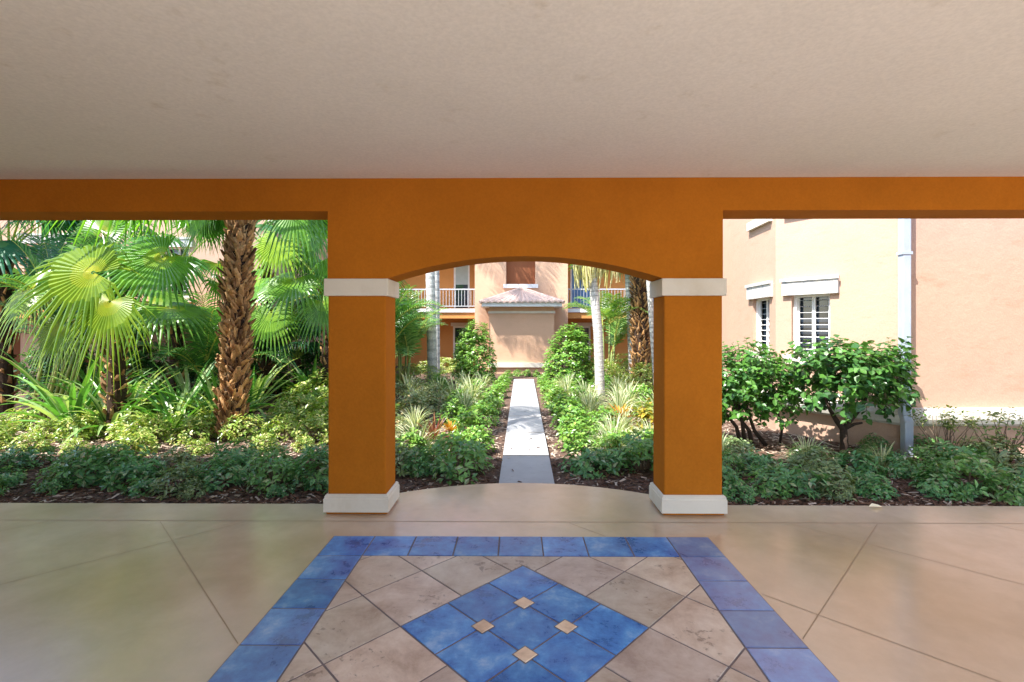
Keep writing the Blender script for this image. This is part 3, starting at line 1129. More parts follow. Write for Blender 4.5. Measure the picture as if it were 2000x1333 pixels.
# path edging and central beds
edge_ = Kind([shrub('edging_shrub', 'x', 'shrub', 300 + i, .30, .46, 100, 6, .068, .036, (.06, .17, .03), (.19, .34, .055), accent=(.25, .33, .09), acc_p=.15, lump=.3) for i in range(3)])
for i, (x, y, s) in enumerate([(-.52, 6.1, .95), (-.62, 6.9, 1.15), (-.55, 7.8, 1.05), (-.5, 8.8, 1.0), (-.46, 9.8, .95), (-.42, 10.8, .9), (-.40, 11.8, .85), (-.36, 12.8, .8), (-.32, 13.6, .75)]):
    edge_.put(x, y, s, 'bright green edging shrub along left side of path, %s from portico' % ORD[i], 'edging shrubs on the left of the path')
for i, (x, y, s) in enumerate([(.80, 6.3, .95), (.85, 7.0, 1.2), (.86, 7.8, 1.25), (.84, 8.7, 1.15), (.80, 9.6, 1.05), (.79, 10.6, .95), (.78, 11.6, .9), (.78, 12.6, .85), (.80, 13.6, .8)]):
    edge_.put(x, y, s, 'bright green edging shrub along right side of path, %s from portico' % ORD[i], 'edging shrubs on the right of the path')
for (x, y, s_, l_) in ((-.80, 5.75, .95, 'bright edging shrub behind the shaded shrubs, left of path'), (-1.25, 5.95, .9, 'bright edging shrub near left column inner face'),
                       (1.2, 5.85, .95, 'bright edging shrub behind the shaded shrubs, right of path'), (1.65, 5.95, .95, 'bright edging shrub near right column inner face')):
    edge_.put(x, y, s_, l_)
for (i, (x, y, s)) in enumerate([(-1.0, 7.9, 1.1), (-1.05, 9.2, 1.1), (-.95, 11.1, 1.1), (-1.9, 12.0, 1.2)]):
    edge_.put(x, y, s, 'bright green bushy shrub in the second line left of path, %s from portico' % ORD[i])
for (i, (x, y, s)) in enumerate([(1.35, 7.4, 1.0), (1.3, 9.4, 1.1), (1.35, 10.8, 1.1), (2.1, 11.8, 1.2), (2.5, 9.8, 1.2)]):
    edge_.put(x, y, s, 'bright green bushy shrub in the second line right of path, %s from portico' % ORD[i])
for i, (x, y) in enumerate([(-.25, 15.4), (.05, 15.6), (.35, 15.6), (.65, 15.4)]):
    edge_.put(x, y, .6, 'small green shrub at foot of the entry block, %s from left' % ['first', 'second', 'third', 'fourth'][i], 'small shrubs in front of the entry block')
gr_sh = Kind([shrub('grey_shrub', 'x', 'shrub', 340 + i, .36, .55, 90, 6, .075, .038, (.08, .14, .05), (.28, .30, .16), accent=(.30, .22, .12), acc_p=.2, lump=.35) for i in range(2)])
gr_sh.put(-1.75, 8.3, 1.1, 'olive grey shrub left of the red cordyline near left column')
gr_sh.put(-1.55, 9.3, 1.1, 'olive grey shrub behind the orange bromeliad left of path')
gr_sh.put(-1.75, 7.0, .75, 'olive grey shrub in front of the red cordyline left of path')
gr_sh.put(-2.3, 9.6, 1.1, 'olive grey shrub under the slim white palm trunk left of path')


def strap_plant(name, label, cat, seed, n_, L, W, ca, cb, stripe_or_glint=None, el=(25, 85), arch=1.0, mat='leaf', tip=None, fold=.3):
    rng = random.Random(seed)
    root = thing(name, label, cat)
    g = MB()
    for i in range(n_):
        az = i * 2.39996 + rng.uniform(-.2, .2)
        e = R(rng.uniform(*el))
        l = L * rng.uniform(.7, 1.1)
        wd = W * rng.uniform(.8, 1.15)
        p = Vector((math.cos(az) * .03, math.sin(az) * .03, 0))
        d = Vector((math.cos(az) * math.cos(e), math.sin(az) * math.cos(e), math.sin(e)))
        side0 = Vector((-math.sin(az), math.cos(az), 0))
        segs = 7
        pts = [p.copy()]
        bend = arch * rng.uniform(.6, 1.4)
        for k_ in range(segs):
            p = p + d * l / segs
            pts.append(p.copy())
            d = (d + Vector((0, 0, -1)) * bend * .26 * (k_ + 1) / segs * (1.2 - d.z * .2)).normalized()
        t = rng.random()
        c = lerp(ca, cb, t)
        if stripe_or_glint and rng.random() < .55:
            c = lerp(c, stripe_or_glint, rng.uniform(.4, 1))
        vv, ff, cc = [], [], []
        for k_, q_ in enumerate(pts):
            s = k_ / segs
            w_ = wd * (.55 + .45 * min(1, s * 4)) * (1 - max(0, (s - .45) / .55) ** 1.6) * .5 + .001
            tdir = (pts[min(k_ + 1, segs)] - pts[max(k_ - 1, 0)]).normalized()
            up = side0.cross(tdir)
            if up.z < 0: up = -up
            vv += [q_ + side0 * w_ + up * w_ * fold * 2, q_, q_ - side0 * w_ + up * w_ * fold * 2]
        for k_ in range(segs):
            a = 3 * k_
            ff += [(a, a + 1, a + 4, a + 3), (a + 1, a + 2, a + 5, a + 4)]
            cl = c if not tip or k_ < segs - 2 else lerp(c, tip, .7)
            cc += [cl, tuple(x * .93 for x in cl)]
        g.add(vv, ff, cc)
    g.build('leaf', M[mat], root)
    return root


DG, MG, LG = (.02, .075, .025), (.05, .15, .03), (.13, .27, .04)
crin = Kind([strap_plant('strap_leaf_plant', 'x', 'plant', 400 + i, 38, 1.2, .072, (.045, .16, .035), (.12, .29, .05), (.40, .50, .28), (14, 74), 1.1) for i in range(2)])  # pale leaves painted in for sun highlights on the strap leaves
crin.put(-6.75, 7.3, 1.2, 'strap leaved plant with long arching leaves at far left in sun', rz=.4)
crin.put(-6.5, 8.0, 1.05, 'dark strap leaved plant below the yellow fan palm, left of its trunk')
crin.put(-5.55, 8.05, 1.0, 'upright strap leaved plant right of the yellow fan palm trunk')
crin.put(-7.6, 8.6, 1.1, 'strap leaved plant behind the far left arching one')
crin.put(-4.75, 7.75, .95, 'arching strap leaved plant beside the thick palm trunk on its left')
crin.put(-4.95, 9.0, 1.1, 'strap leaved plant behind the one beside the thick palm trunk')
crin.put(-4.35, 10.3, 1.0, 'bluish strap leaved plant right of the thick palm, behind yellow shrubs')
crin.put(-6.1, 7.25, .85, 'glossy strap leaved plant right of the far left arching one, in front row')
crin.put(-5.2, 7.3, .8, 'glossy strap leaved plant between yellow fan palm and thick palm, in front row')
crin.put(-5.95, 8.8, 1.1, 'strap leaved plant directly behind the yellow fan palm trunk')
crin.put(-8.6, 9.9, 1.1, 'strap leaved plant near leaning canes at left edge')
liri = Kind([strap_plant('striped_grass_clump', 'x', 'grass clump', 430 + i, 120, .46, .014, (.10, .18, .07), (.27, .33, .20), (.60, .62, .50), (14, 86), 1.6, 'matte_leaf') for i in range(2)])
for i, (x, y, s, l_) in enumerate([
        (-1.25, 6.15, 1.0, 'pale striped grass clump beside left column inner side'),
        (-1.55, 7.4, .95, 'pale striped grass clump left of the red cordyline'),
        (-1.2, 9.6, 1.35, 'large pale striped grass clump behind orange bromeliad, left of path'),
        (-.95, 10.4, 1.3, 'pale striped grass clump between slim palm and path edging'),
        (-1.7, 10.6, 1.3, 'pale striped grass clump at foot of slim white palm, left of path'),
        (-1.2, 11.4, 1.3, 'pale striped grass clump in front of left conical shrub'),
        (-2.5, 11.2, 1.3, 'pale striped grass clump in front of clipped hedge left of path'),
        (1.3, 6.5, 1.05, 'largest pale striped grass clump near right column'),
        (1.6, 7.3, 1.0, 'pale striped grass clump beside the croton right of path'),
        (1.35, 9.0, 1.2, 'pale striped grass clump in front of slim palm right of path'),
        (1.45, 10.0, 1.2, 'pale striped grass clump at foot of slim palm right of path'),
        (2.2, 9.6, 1.2, 'pale striped grass clump right of slim palm foot'),
        (1.15, 11.0, 1.2, 'pale striped grass clump in front of right conical shrub'),
        (2.3, 11.0, 1.2, 'pale striped grass clump in front of round hedge right of path'),
        (2.4, 5.75, .8, 'pale grass tuft in front of the big leaved bush at right'),
        (3.3, 5.55, .85, 'pale grass tuft left of the small tree trunk at right'),
        (4.05, 5.4, .75, 'pale upright grass tuft in front of the small tree at right')]):
    liri.put(x, y, s, l_)
for i, (x, y, s_, l_) in enumerate([
        (-1.9, 6.6, 1.0, 'pale grass clump hidden half behind left column'),
        (-.95, 8.9, 1.1, 'pale grass clump right behind the orange bromeliad left of path'),
        (-1.8, 9.2, 1.2, 'pale grass clump behind the red cordyline, further left'),
        (-.85, 12.0, 1.1, 'pale grass clump at the foot of left rounded shrub'),
        (1.75, 6.3, 1.0, 'pale grass clump touching right column inner face'),
        (1.15, 6.0, .9, 'pale grass clump closest to the portico right of path'),
        (1.25, 8.3, 1.1, 'pale grass clump left of the orange bromeliad right of path'),
        (1.9, 9.0, 1.2, 'pale grass clump behind the orange bromeliad right of path'),
        (2.4, 8.2, 1.2, 'pale grass clump behind the croton'),
        (1.2, 12.0, 1.1, 'pale grass clump at the foot of right rounded shrub')]):
    liri.put(x, y, s_, l_)
brom = Kind([strap_plant('bromeliad', 'x', 'plant', 450, 26, .33, .06, (.36, .20, .02), (.48, .30, .03), (.34, .13, .02), (15, 75), .5, 'leaf')])
brom.put(-1.0, 7.35, .6, 'orange bromeliad rosette in the bed left of path')
brom.put(1.60, 7.5, .8, 'orange bromeliad rosette in the bed right of path', z=.12)
cord = Kind([strap_plant('cordyline', 'x', 'plant', 460, 26, .45, .05, (.10, .02, .02), (.20, .06, .04), (.26, .16, .08), (20, 80), .6, 'leaf')])
cord.put(-1.15, 6.75, .85, 'red leaved cordyline in the bed left of path')
crot = Kind([shrub('croton', 'yellow and green croton shrub beside right column inner face', 'shrub', 470, .34, .62, 60, 6, .13, .05, (.08, .16, .03), (.30, .27, .04), accent=(.45, .30, .05), acc_p=.3, lump=.3)])
crot.put(2.0, 7.15, 1.05, 'yellow and green croton shrub beside right column inner face')

dns = Kind([shrub('dense_shrub', 'x', 'shrub', 475 + i, .8, 1.7, 330, 7, .14, .06, (.018, .07, .022), (.06, .17, .04), accent=(.10, .24, .06), acc_p=.15, lump=.4, nst=6) for i in range(2)])
for (x, y, s_, l_) in ((-8.6, 11.0, 1.0, 'dense dark shrub at left edge in front of building wing'),
                       (-7.3, 11.2, .8, 'dense dark shrub behind the yellow fan palm trunk'),
                       (-5.95, 11.4, .95, 'dense dark shrub behind the thick palm on its left'),
                       (-4.6, 11.4, .9, 'dense dark shrub between thick palm and left column, far back'),
                       (-10.2, 10.8, 1.05, 'dense dark shrub at the left picture edge'),
                       (-3.7, 11.9, .9, 'dense dark shrub directly behind left column')):
    dns.put(x, y, s_, l_)

# conical ficus shrubs by the entry block
con = Kind([shrub('conical_shrub', 'x', 'shrub', 480 + i, .66, 1.9, 850, 7, .085, .048, (.05, .15, .025), (.17, .32, .05), accent=(.26, .38, .09), acc_p=.2, lump=.10, nst=6) for i in range(2)])
con.put(-1.2, 13.9, (1.02, 1.0, 1.03), 'tall rounded green shrub left of the entry block')
con.put(1.42, 12.9, (1.22, 1.1, .96), 'tall rounded green shrub right of the entry block')

# clipped hedges
hed = Kind([shrub('hedge', 'x', 'hedge', 490 + i, .95, .85, 420, 7, .075, .036, (.10, .20, .03), (.30, .38, .07), accent=(.48, .45, .18), acc_p=.25, lump=.2, nst=6) for i in range(2)])
hed.put(-2.7, 13.0, (1.1, .6, .85), 'clipped yellow green hedge left of the path behind the grasses', rz=0)
hed.put(-4.3, 13.2, (1.2, .6, .85), 'clipped yellow green hedge behind left column', rz=.1)
hed.put(2.3, 12.6, (.7, .6, 1.0), 'clipped yellow green hedge touching the right tall rounded shrub', rz=0)
hed.put(3.3, 12.3, (.75, .7, .95), 'rounded yellow green hedge under brown trunked palm right of path', rz=.3)
hed.put(3.6, 14.8, (1.3, .6, 1.1), 'green hedge against the far building right of path', rz=0)
hed.put(-2.5, 16.6, (1.2, .5, .75), 'dark green hedge under far building window left of path', rz=0)

# big leaved bushes by the right wall


def leafy_tree(name, label, cat, loc, trunk_paths, blobs, nleaf, L, W, ca, cb, seed, accent=None):
    rng = random.Random(seed)
    root = thing(name, label, cat, loc)
    g = MB()
    for pts, rad in trunk_paths:
        g.tube([Vector(p) + Vector(loc) for p in pts], rad, 9, (.045, .03, .022))
    tr = g.build('trunk', M['bark'], root, True)
    g = MB(); C, D, Nn, LL, WW, CC = [], [], [], [], [], []
    tot = sum(b[3] * b[4] for b in blobs)
    for (bx, by, bz, br, bh) in blobs:
        nb = int(nleaf * br * bh / tot / 6)
        for _ in range(nb):
            d = np.array([rng.gauss(0, 1), rng.gauss(0, 1), rng.gauss(0, 1)]); d /= np.linalg.norm(d)
            rr = rng.uniform(.3, 1.05) ** .6 if rng.random() < .88 else rng.uniform(1.05, 1.35)
            p = np.array([bx + d[0] * br * rr, by + d[1] * br * rr, bz + d[2] * bh * rr]) + np.array(loc)
            # a twig with six alternate leaves
            td = d + np.array([0, 0, .3]) + np.array([rng.uniform(-.4, .4) for _ in range(3)]); td /= np.linalg.norm(td)
            tl = L * rng.uniform(1.0, 1.7)
            g.tube([Vector(p - td * tl * .5), Vector(p + td * tl)], [.004, .0015], 3, (.10, .10, .05), mat=1, cap=False)
            _, e1, e2 = basis(td)
            tone = rng.random()
            for k_ in range(6):
                a = k_ * 2.4 + rng.uniform(-.4, .4)
                dd = (e1 * math.cos(a) + e2 * math.sin(a)) * .9 + td * .45 + np.array([0, 0, -.25])
                C.append(p + td * tl * (k_ / 5)); D.append(dd)
                Nn.append(td * .5 + np.array([rng.uniform(-.3, .3), rng.uniform(-.3, .3), .9]))
                s = rng.uniform(.6, 1.15)
                LL.append(L * s); WW.append(W * s)
                c = lerp(ca, cb, min(1, tone * .6 + rng.uniform(0, .4)))
                if accent and rng.random() < .04: c = accent
                CC.append(c)
    leaves(g, C, D, Nn, LL, WW, CC, fold=.18, curl=.18, mid=.4)
    g.build('crown', [M['leaf'], M['stem']], root)
    return root


leafy_tree('small_tree', 'small big leaved tree with forked dark trunk in front of the downspout', 'tree', (3.97, 5.92, GZ),
           [([(0, 0, -.03), (.01, 0, .18), (.0, 0, .36)], [.052, .045, .04]),
            ([(.0, 0, .34), (-.08, .0, .45), (-.17, -.02, .58), (-.25, 0, .8)], [.035, .03, .022, .012]),
            ([(.0, 0, .34), (.08, 0, .46), (.18, .02, .56), (.28, .03, .68), (.34, .02, .95)], [.034, .03, .027, .02, .01]),
            ([(.02, 0, .36), (.12, -.02, .42), (.2, -.04, .44)], [.022, .018, .012]),
            ([(.16, .02, .55), (.12, .05, .8), (.05, .04, 1.05)], [.018, .013, .008])],
           [(-.22, 0, .98, .34, .30), (.12, .02, 1.08, .36, .27), (.40, 0, .93, .30, .27), (.02, -.1, .78, .32, .18), (.60, .0, .74, .18, .13), (.50, 0, 1.12, .22, .2), (-.1, .1, 1.2, .28, .14)],
           2100, .10, .082, (.014, .058, .026), (.085, .215, .036), 21, None)
leafy_tree('big_leaved_bush', 'wide big leaved bush with several thin dark stems beside right column', 'shrub', (3.08, 6.55, GZ),
           [([(-.05, 0, -.03), (-.12, 0, .25), (-.28, 0, .45), (-.5, 0, .6)], [.03, .025, .018, .01]),
            ([(0, 0, -.03), (-.04, 0, .3), (-.1, 0, .6)], [.03, .024, .012]),
            ([(.12, .05, -.03), (.05, 0, .2), (-.12, 0, .42), (-.18, 0, .7)], [.032, .026, .02, .01]),
            ([(.3, 0, -.03), (.12, 0, .2), (.02, 0, .5), (.05, 0, .8)], [.03, .025, .018, .01]),
            ([(.48, .05, -.03), (.5, 0, .25), (.40, 0, .55)], [.018, .015, .01])],
           [(-.35, 0, .85, .36, .30), (0, 0, 1.05, .40, .27), (.32, 0, .95, .36, .30), (.1, -.1, .72, .38, .2), (.58, -.05, .66, .24, .2), (-.55, 0, .65, .25, .22), (-.2, -.1, .55, .25, .16), (.35, -.1, .52, .2, .15)],
           3700, .085, .064, (.018, .072, .026), (.095, .235, .034), 22)

# thin twiggy shrubs at the right edge
tw = Kind([shrub('twiggy_shrub', 'x', 'shrub', 500 + i, .42, .78, 50, 5, .06, .028, (.06, .12, .03), (.17, .22, .06), z0=.45, accent=(.34, .34, .16), acc_p=.2, lump=.5, nst=22, stem_col=(.13, .09, .06)) for i in range(2)])
tw.put(4.95, 5.62, .95, 'thin twiggy shrub under the pale moulding just right of downspout')
tw.put(5.55, 5.6, .95, 'thin twiggy shrub by the right building wall at picture edge')


# ---------------------------------------------------------------- palms
def fan_leaf(mb, hub, fwd, up, Rr, nseg=38, span=300, split=.55, droop=.15, tipdroop=.25, ca=MG, cb=LG, cc=(.40, .42, .05), rng=None, cup=.0):
    hub, fwd, up = Vector(hub), Vector(fwd).normalized(), Vector(up)
    up = (up - fwd * up.dot(fwd)).normalized()
    side = fwd.cross(up)
    da = R(span) / nseg
    rs = [.03, .12, .26, split, .72, .87, 1.0]
    for i in range(nseg):
        ang = -R(span) / 2 + (i + .5) * da
        L = Rr * (.58 + .42 * math.cos(ang * .5) ** 2) * rng.uniform(.93, 1.05)
        vv = []
        tone = rng.random()
        td = tipdroop * rng.uniform(.5, 1.6)
        for r in rs:
            row_ = []
            for s in (-1, 0, 1):
                if r <= split:
                    a = ang + s * da / 2
                    q_ = L * r
                    p = hub + (fwd * math.cos(a) + side * math.sin(a)) * q_
                    p += up * ((.25 if s == 0 else -.25) * q_ * da * .5)
                else:
                    wd = L * split * da * .5 * (1 - ((r - split) / (1 - split)) ** 1.3) * .8 + .0008
                    dirv = fwd * math.cos(ang) + side * math.sin(ang)
                    prp = -fwd * math.sin(ang) + side * math.cos(ang)
                    p = hub + dirv * L * r + prp * s * wd + up * ((.25 if s == 0 else -.25) * wd * .6)
                k_ = r * L / Rr
                p += Vector((0, 0, -1)) * droop * Rr * k_ ** 2.2
                if r > split:
                    p += Vector((0, 0, -1)) * td * Rr * ((r - split) / (1 - split)) ** 1.7
                p += up * cup * Rr * abs(math.sin(ang)) * r * r
                row_.append(p)
            vv += row_
        ff, cl = [], []
        for k_ in range(len(rs) - 1):
            a = 3 * k_
            ff += [(a, a + 1, a + 4, a + 3), (a + 1, a + 2, a + 5, a + 4)]
            if k_ == 0:
                c = lerp(cc, cb, .45)
            elif k_ == 1:
                c = lerp(cc, cb, .8)
            elif k_ == 2:
                c = lerp(cb, ca, .15 + tone * .45)
            else:
                c = lerp(ca, cb, tone)
            cl += [c, tuple(x * .9 for x in c)]
        mb.add(vv, ff, cl)


def petiole(mb, a, b, col, w=.016, sag=.12):
    a, b = Vector(a), Vector(b)
    pts = []
    for i in range(7):
        t = i / 6
        p = a.lerp(b, t) + Vector((0, 0, 1)) * sag * (b - a).length * math.sin(math.pi * t) * .6
        pts.append(p)
    mb.tube(pts, [w * (1.5 - .8 * i / 6) for i in range(7)], 5, col)


def booted_trunk(mb, x, y, z0, z1, r0, r1, seed, lean=(0, 0), nboot=190, colA=(.13, .06, .028), colB=(.66, .36, .145), size=1.):
    rng = random.Random(seed)
    n_ = 14
    pts = [(x + lean[0] * (i / n_) + rng.uniform(-.012, .012), y + lean[1] * (i / n_), z0 + (z1 - z0) * i / n_) for i in range(n_ + 1)]
    mb.tube(pts, [(r0 + (r1 - r0) * i / n_) * .82 for i in range(n_ + 1)], 14, (.05, .03, .02))
    for i in range(nboot):
        t = (i + .5) / nboot
        az = i * 2.39996 + rng.uniform(-.25, .25)
        r = (r0 + (r1 - r0) * t) * .80
        c = Vector((x + lean[0] * t, y + lean[1] * t, z0 + (z1 - z0) * t))
        o = Vector((math.cos(az), math.sin(az), 0))
        s = Vector((-math.sin(az), math.cos(az), 0))
        w = .050 * size * rng.uniform(.5, 1.3)
        h = .15 * size * rng.uniform(.5, 1.5)
        out = rng.uniform(.03, .15) * size
        tw_ = rng.uniform(-.7, .7)
        s2 = (s + Vector((0, 0, tw_))).normalized()
        b0 = c + o * r
        tip = b0 + Vector((0, 0, h)) + o * out + s * rng.uniform(-.09, .09) * size
        th = .022
        v_ = [b0 - s2 * w, b0 + s2 * w, tip + s2 * w * .45, tip - s2 * w * .45,
              b0 - s2 * w * .8 - o * th, b0 + s2 * w * .8 - o * th, tip + s2 * w * .4 - o * th, tip - s2 * w * .4 - o * th,
              (b0 + tip) / 2 + o * .03 + s2 * 0]
        cl = lerp(colA, colB, rng.random() ** 1.3)
        cl2 = lerp(cl, (.45, .30, .16), rng.uniform(0, .6))
        mb.add(v_, [(0, 1, 8), (1, 2, 8), (2, 3, 8), (3, 0, 8), (1, 5, 6, 2), (3, 7, 4, 0), (2, 6, 7, 3)],
               [cl, lerp(cl, cl2, .5), cl2, cl, tuple(q * .6 for q in cl), tuple(q * .6 for q in cl), cl2])
    # loose fibres
    for i in range(int(nboot * 1.6)):
        t = rng.random()
        az = rng.uniform(0, 6.28)
        r = (r0 + (r1 - r0) * t) * .98
        c = Vector((x + lean[0] * t, y + lean[1] * t, z0 + (z1 - z0) * t)) + Vector((math.cos(az), math.sin(az), 0)) * r
        d = Vector((rng.uniform(-.6, .6), rng.uniform(-.6, .6), rng.uniform(-.3, 1))).normalized() * rng.uniform(.06, .16) * size
        s = Vector((-math.sin(az), math.cos(az), 0)) * .006
        mb.add([c - s, c + s, c + d], [(0, 1, 2)], lerp(colB, (.5, .36, .2), rng.random()))


def px(x, y, Y):
    """garden point at depth Y for layout of the fronds (metres)"""
    t = (x - 1000) / 947
    X = Y * (t - .0089) / (1 + .0089 * t)
    return Vector((X, Y, H + (638 - y) / 947 * Y))


def fan_palm(label, base, top, tr, fronds, seed, ca, cb, cc, lean=(0, 0), nboot=120, size=1., group=None, trunk=True, Rdef=.8, pcol=(.22, .28, .06)):
    rng = random.Random(seed)
    root = thing('fan_palm', label, 'palm', (base[0], base[1], GZ), group)
    if trunk:
        g = MB()
        booted_trunk(g, base[0], base[1], GZ - .05, top, tr[0], tr[1], seed, lean, nboot, size=size)
        g.build('trunk', M['bark'], root)
    cw = Vector((base[0] + lean[0], base[1] + lean[1], top))
    for fr in fronds:
        hub, fwd, up, rad, opt = fr
        g = MB()
        a = cw + Vector((rng.uniform(-.06, .06), rng.uniform(-.06, .06), rng.uniform(-.1, .05)))
        petiole(g, a, hub, pcol, .013 * size + .004)
        fan_leaf(g, hub, fwd, up, rad, nseg=opt.get('n', 38), span=opt.get('span', 290), split=opt.get('split', .55), droop=opt.get('droop', .15), tipdroop=opt.get('tip', .25),
                 ca=opt.get('ca', ca), cb=opt.get('cb', cb), cc=cc, rng=rng)
        g.build('frond', M['palm_leaf'], root)
    return root


def crown_fronds(c, n_, rng, rad, plen, el=(-25, 65), az=(0, 6.28), tip=.3):
    out = []
    for i in range(n_):
        a = az[0] + (az[1] - az[0]) * ((i * .618034) % 1)
        e = R(el[0] + (el[1] - el[0]) * rng.random())
        d = Vector((math.cos(a) * math.cos(e), math.sin(a) * math.cos(e), math.sin(e)))
        hub = Vector(c) + d * plen * rng.uniform(.75, 1.15)
        fwd = (d + Vector((0, 0, -.45))).normalized()
        up = Vector((0, 0, 1)) + d * .5 + Vector((rng.uniform(-.3, .3), rng.uniform(-.3, .3), 0))
        out.append((hub, fwd, up, rad * rng.uniform(.85, 1.1), {'tip': tip, 'droop': .2}))
    return out


rp = random.Random(77)
YG, YG2, YGC = (.085, .18, .012), (.19, .29, .02), (.40, .37, .03)
GN, GN2, GNC = (.04, .15, .02), (.15, .33, .045), (.24, .34, .04)
# 1. thick trunked fan palm; crown mostly above the opening
b1 = (-4.13, 7.0)
fr = crown_fronds((b1[0] + .1, b1[1], 3.25), 13, rp, .9, 1.15, (0, 75))
fr += [(px(400, 405, 6.6), (-.35, -.2, -1), (-.6, -.8, .5), .62, {'tip': .2, 'span': 230}),
       (px(575, 405, 7.4), (.6, -.1, -.8), (.2, -1, .5), .75, {'tip': .3, 'span': 260})]
fan_palm('thick trunked fan palm with shaggy brown leaf bases, nearest tree left of left column', b1, 3.2, (.165, .145), fr, 31, GN, GN2, GNC, (.13, 0), 560, .95)
# 2. yellow-green fan palm at the left
b2 = (-6.05, 7.3)
H2 = lambda x, y, Y: px(x, y, Y)
fr = [(H2(183, 532, 6.2), (-1, -.1, .12), (.1, -1, .42), 1.05, {'tip': .42, 'droop': .1, 'n': 40, 'span': 320, 'split': .48}),
      (H2(215, 588, 6.1), (-.25, -.3, -1), (.1, -.9, .45), .78, {'tip': .4, 'droop': .12, 'n': 38, 'span': 250, 'split': .48}),
      (H2(318, 500, 7.2), (-.3, -.2, -.25), (.3, -1, .5), 1.0, {'tip': .22, 'n': 40, 'ca': (.05, .16, .02), 'cb': (.12, .28, .03)}),
      (H2(70, 560, 7.6), (-.8, 0, -.5), (-.1, -.9, .6), .85, {'tip': .3, 'n': 36}),
      (H2(290, 590, 7.6), (.8, -.2, -.35), (.1, -.7, .8), .8, {'tip': .3, 'ca': (.04, .12, .02), 'cb': (.13, .26, .03)}),
      (H2(200, 450, 7.8), (.1, .1, .6), (0, -1, .3), .8, {'tip': .3, 'ca': (.03, .10, .02), 'cb': (.10, .22, .03)}),
      (H2(330, 600, 7.0), (.9, -.3, -.3), (.2, -.3, 1), .8, {'tip': .25, 'ca': (.05, .14, .02), 'cb': (.12, .25, .03)}),
      (H2(120, 640, 7.8), (-.6, -.2, -.8), (0, -1, .6), .7, {'tip': .25})]
fan_palm('yellow green fan palm with huge sunlit fronds at left, in front of the building wing', b2, 1.75, (.16, .13), fr, 32, YG, YG2, YGC, (0, -.05), 70, .75)
# 3. fan palms behind
b3 = (-3.75, 9.6)
fr = [(px(545, 470, 8.6), (.0, -.4, -1), (0, -1, .2), .75, {'tip': .15, 'ca': (.12, .24, .02), 'cb': (.24, .36, .03)}),
      (px(600, 455, 8.8), (.3, -.2, .3), (0, -1, .6), 1.0, {'tip': .3}),
      (px(575, 545, 8.7), (-.2, -.5, -.4), (0, -.7, 1), .95, {'tip': .25, 'ca': (.05, .16, .02), 'cb': (.13, .27, .03)}),
      (px(530, 610, 9.0), (.2, -.3, -.8), (0, -1, .6), .7, {'tip': .25, 'ca': (.07, .18, .02), 'cb': (.16, .30, .04)}),
      (px(630, 590, 9.2), (.5, -.2, -.6), (.2, -1, .6), .8, {'tip': .3}),
      (px(650, 500, 9.0), (.6, -.2, -.1), (.1, -1, .5), .9, {'tip': .3}),
      (px(505, 545, 9.4), (-.6, -.2, -.5), (0, -1, .7), .7, {'tip': .3})]
fr += crown_fronds((b3[0], b3[1], 2.6), 5, rp, .85, .9, (25, 75))
fan_palm('bright green fan palm between thick palm and left column, further back', b3, 2.2, (.14, .12), fr, 33, GN, GN2, GNC, (0, 0), 60, .7)
b4 = (-7.2, 10.2)
fr = crown_fronds((b4[0], b4[1], 2.9), 13, rp, .85, 1.1, (-30, 65))
fan_palm('dark green fan palm behind the yellow fan palm', b4, 2.75, (.16, .13), fr, 34, GN, (.05, .15, .03), GNC, (0, 0), 70, .8)
b5 = (-9.6, 9.0)
fr = crown_fronds((b5[0], b5[1], 3.0), 18, rp, 1.1, 1.2, (-25, 65))
fan_palm('bluish green fan palm at far left edge', b5, 2.9, (.16, .13), fr, 35, (.02, .09, .05), (.04, .16, .09), GNC, (0, 0), 70, .8)
b6 = (-5.6, 10.8)
fr = crown_fronds((b6[0], b6[1], 3.4), 9, rp, .85, 1.0, (-20, 60))
fan_palm('tall dark fan palm behind thick palm, in front of the building wing', b6, 3.3, (.15, .12), fr, 36, (.02, .075, .02), (.06, .17, .03), GNC, (0, 0), 80, .8)
b6 = (-4.4, 12.2)
fr = crown_fronds((b6[0], b6[1], 2.3), 16, rp, .95, 1.0, (-20, 70))
fan_palm('dark green fan palm half hidden by left column', b6, 2.2, (.14, .12), fr, 37, (.02, .08, .025), (.05, .15, .035), GNC, (0, 0), 50, .7)


# dark palmate undergrowth palm seen behind the strap plants
fr = crown_fronds((-5.0, 11.0, .95), 12, rp, .6, .55, (0, 70))
fan_palm('low dark fan palm behind the strap leaved plants', (-5.0, 11.0), .8, (.1, .09), fr, 38, (.014, .06, .03), (.035, .12, .05), (.06, .14, .04), (0, 0), 16, .5)


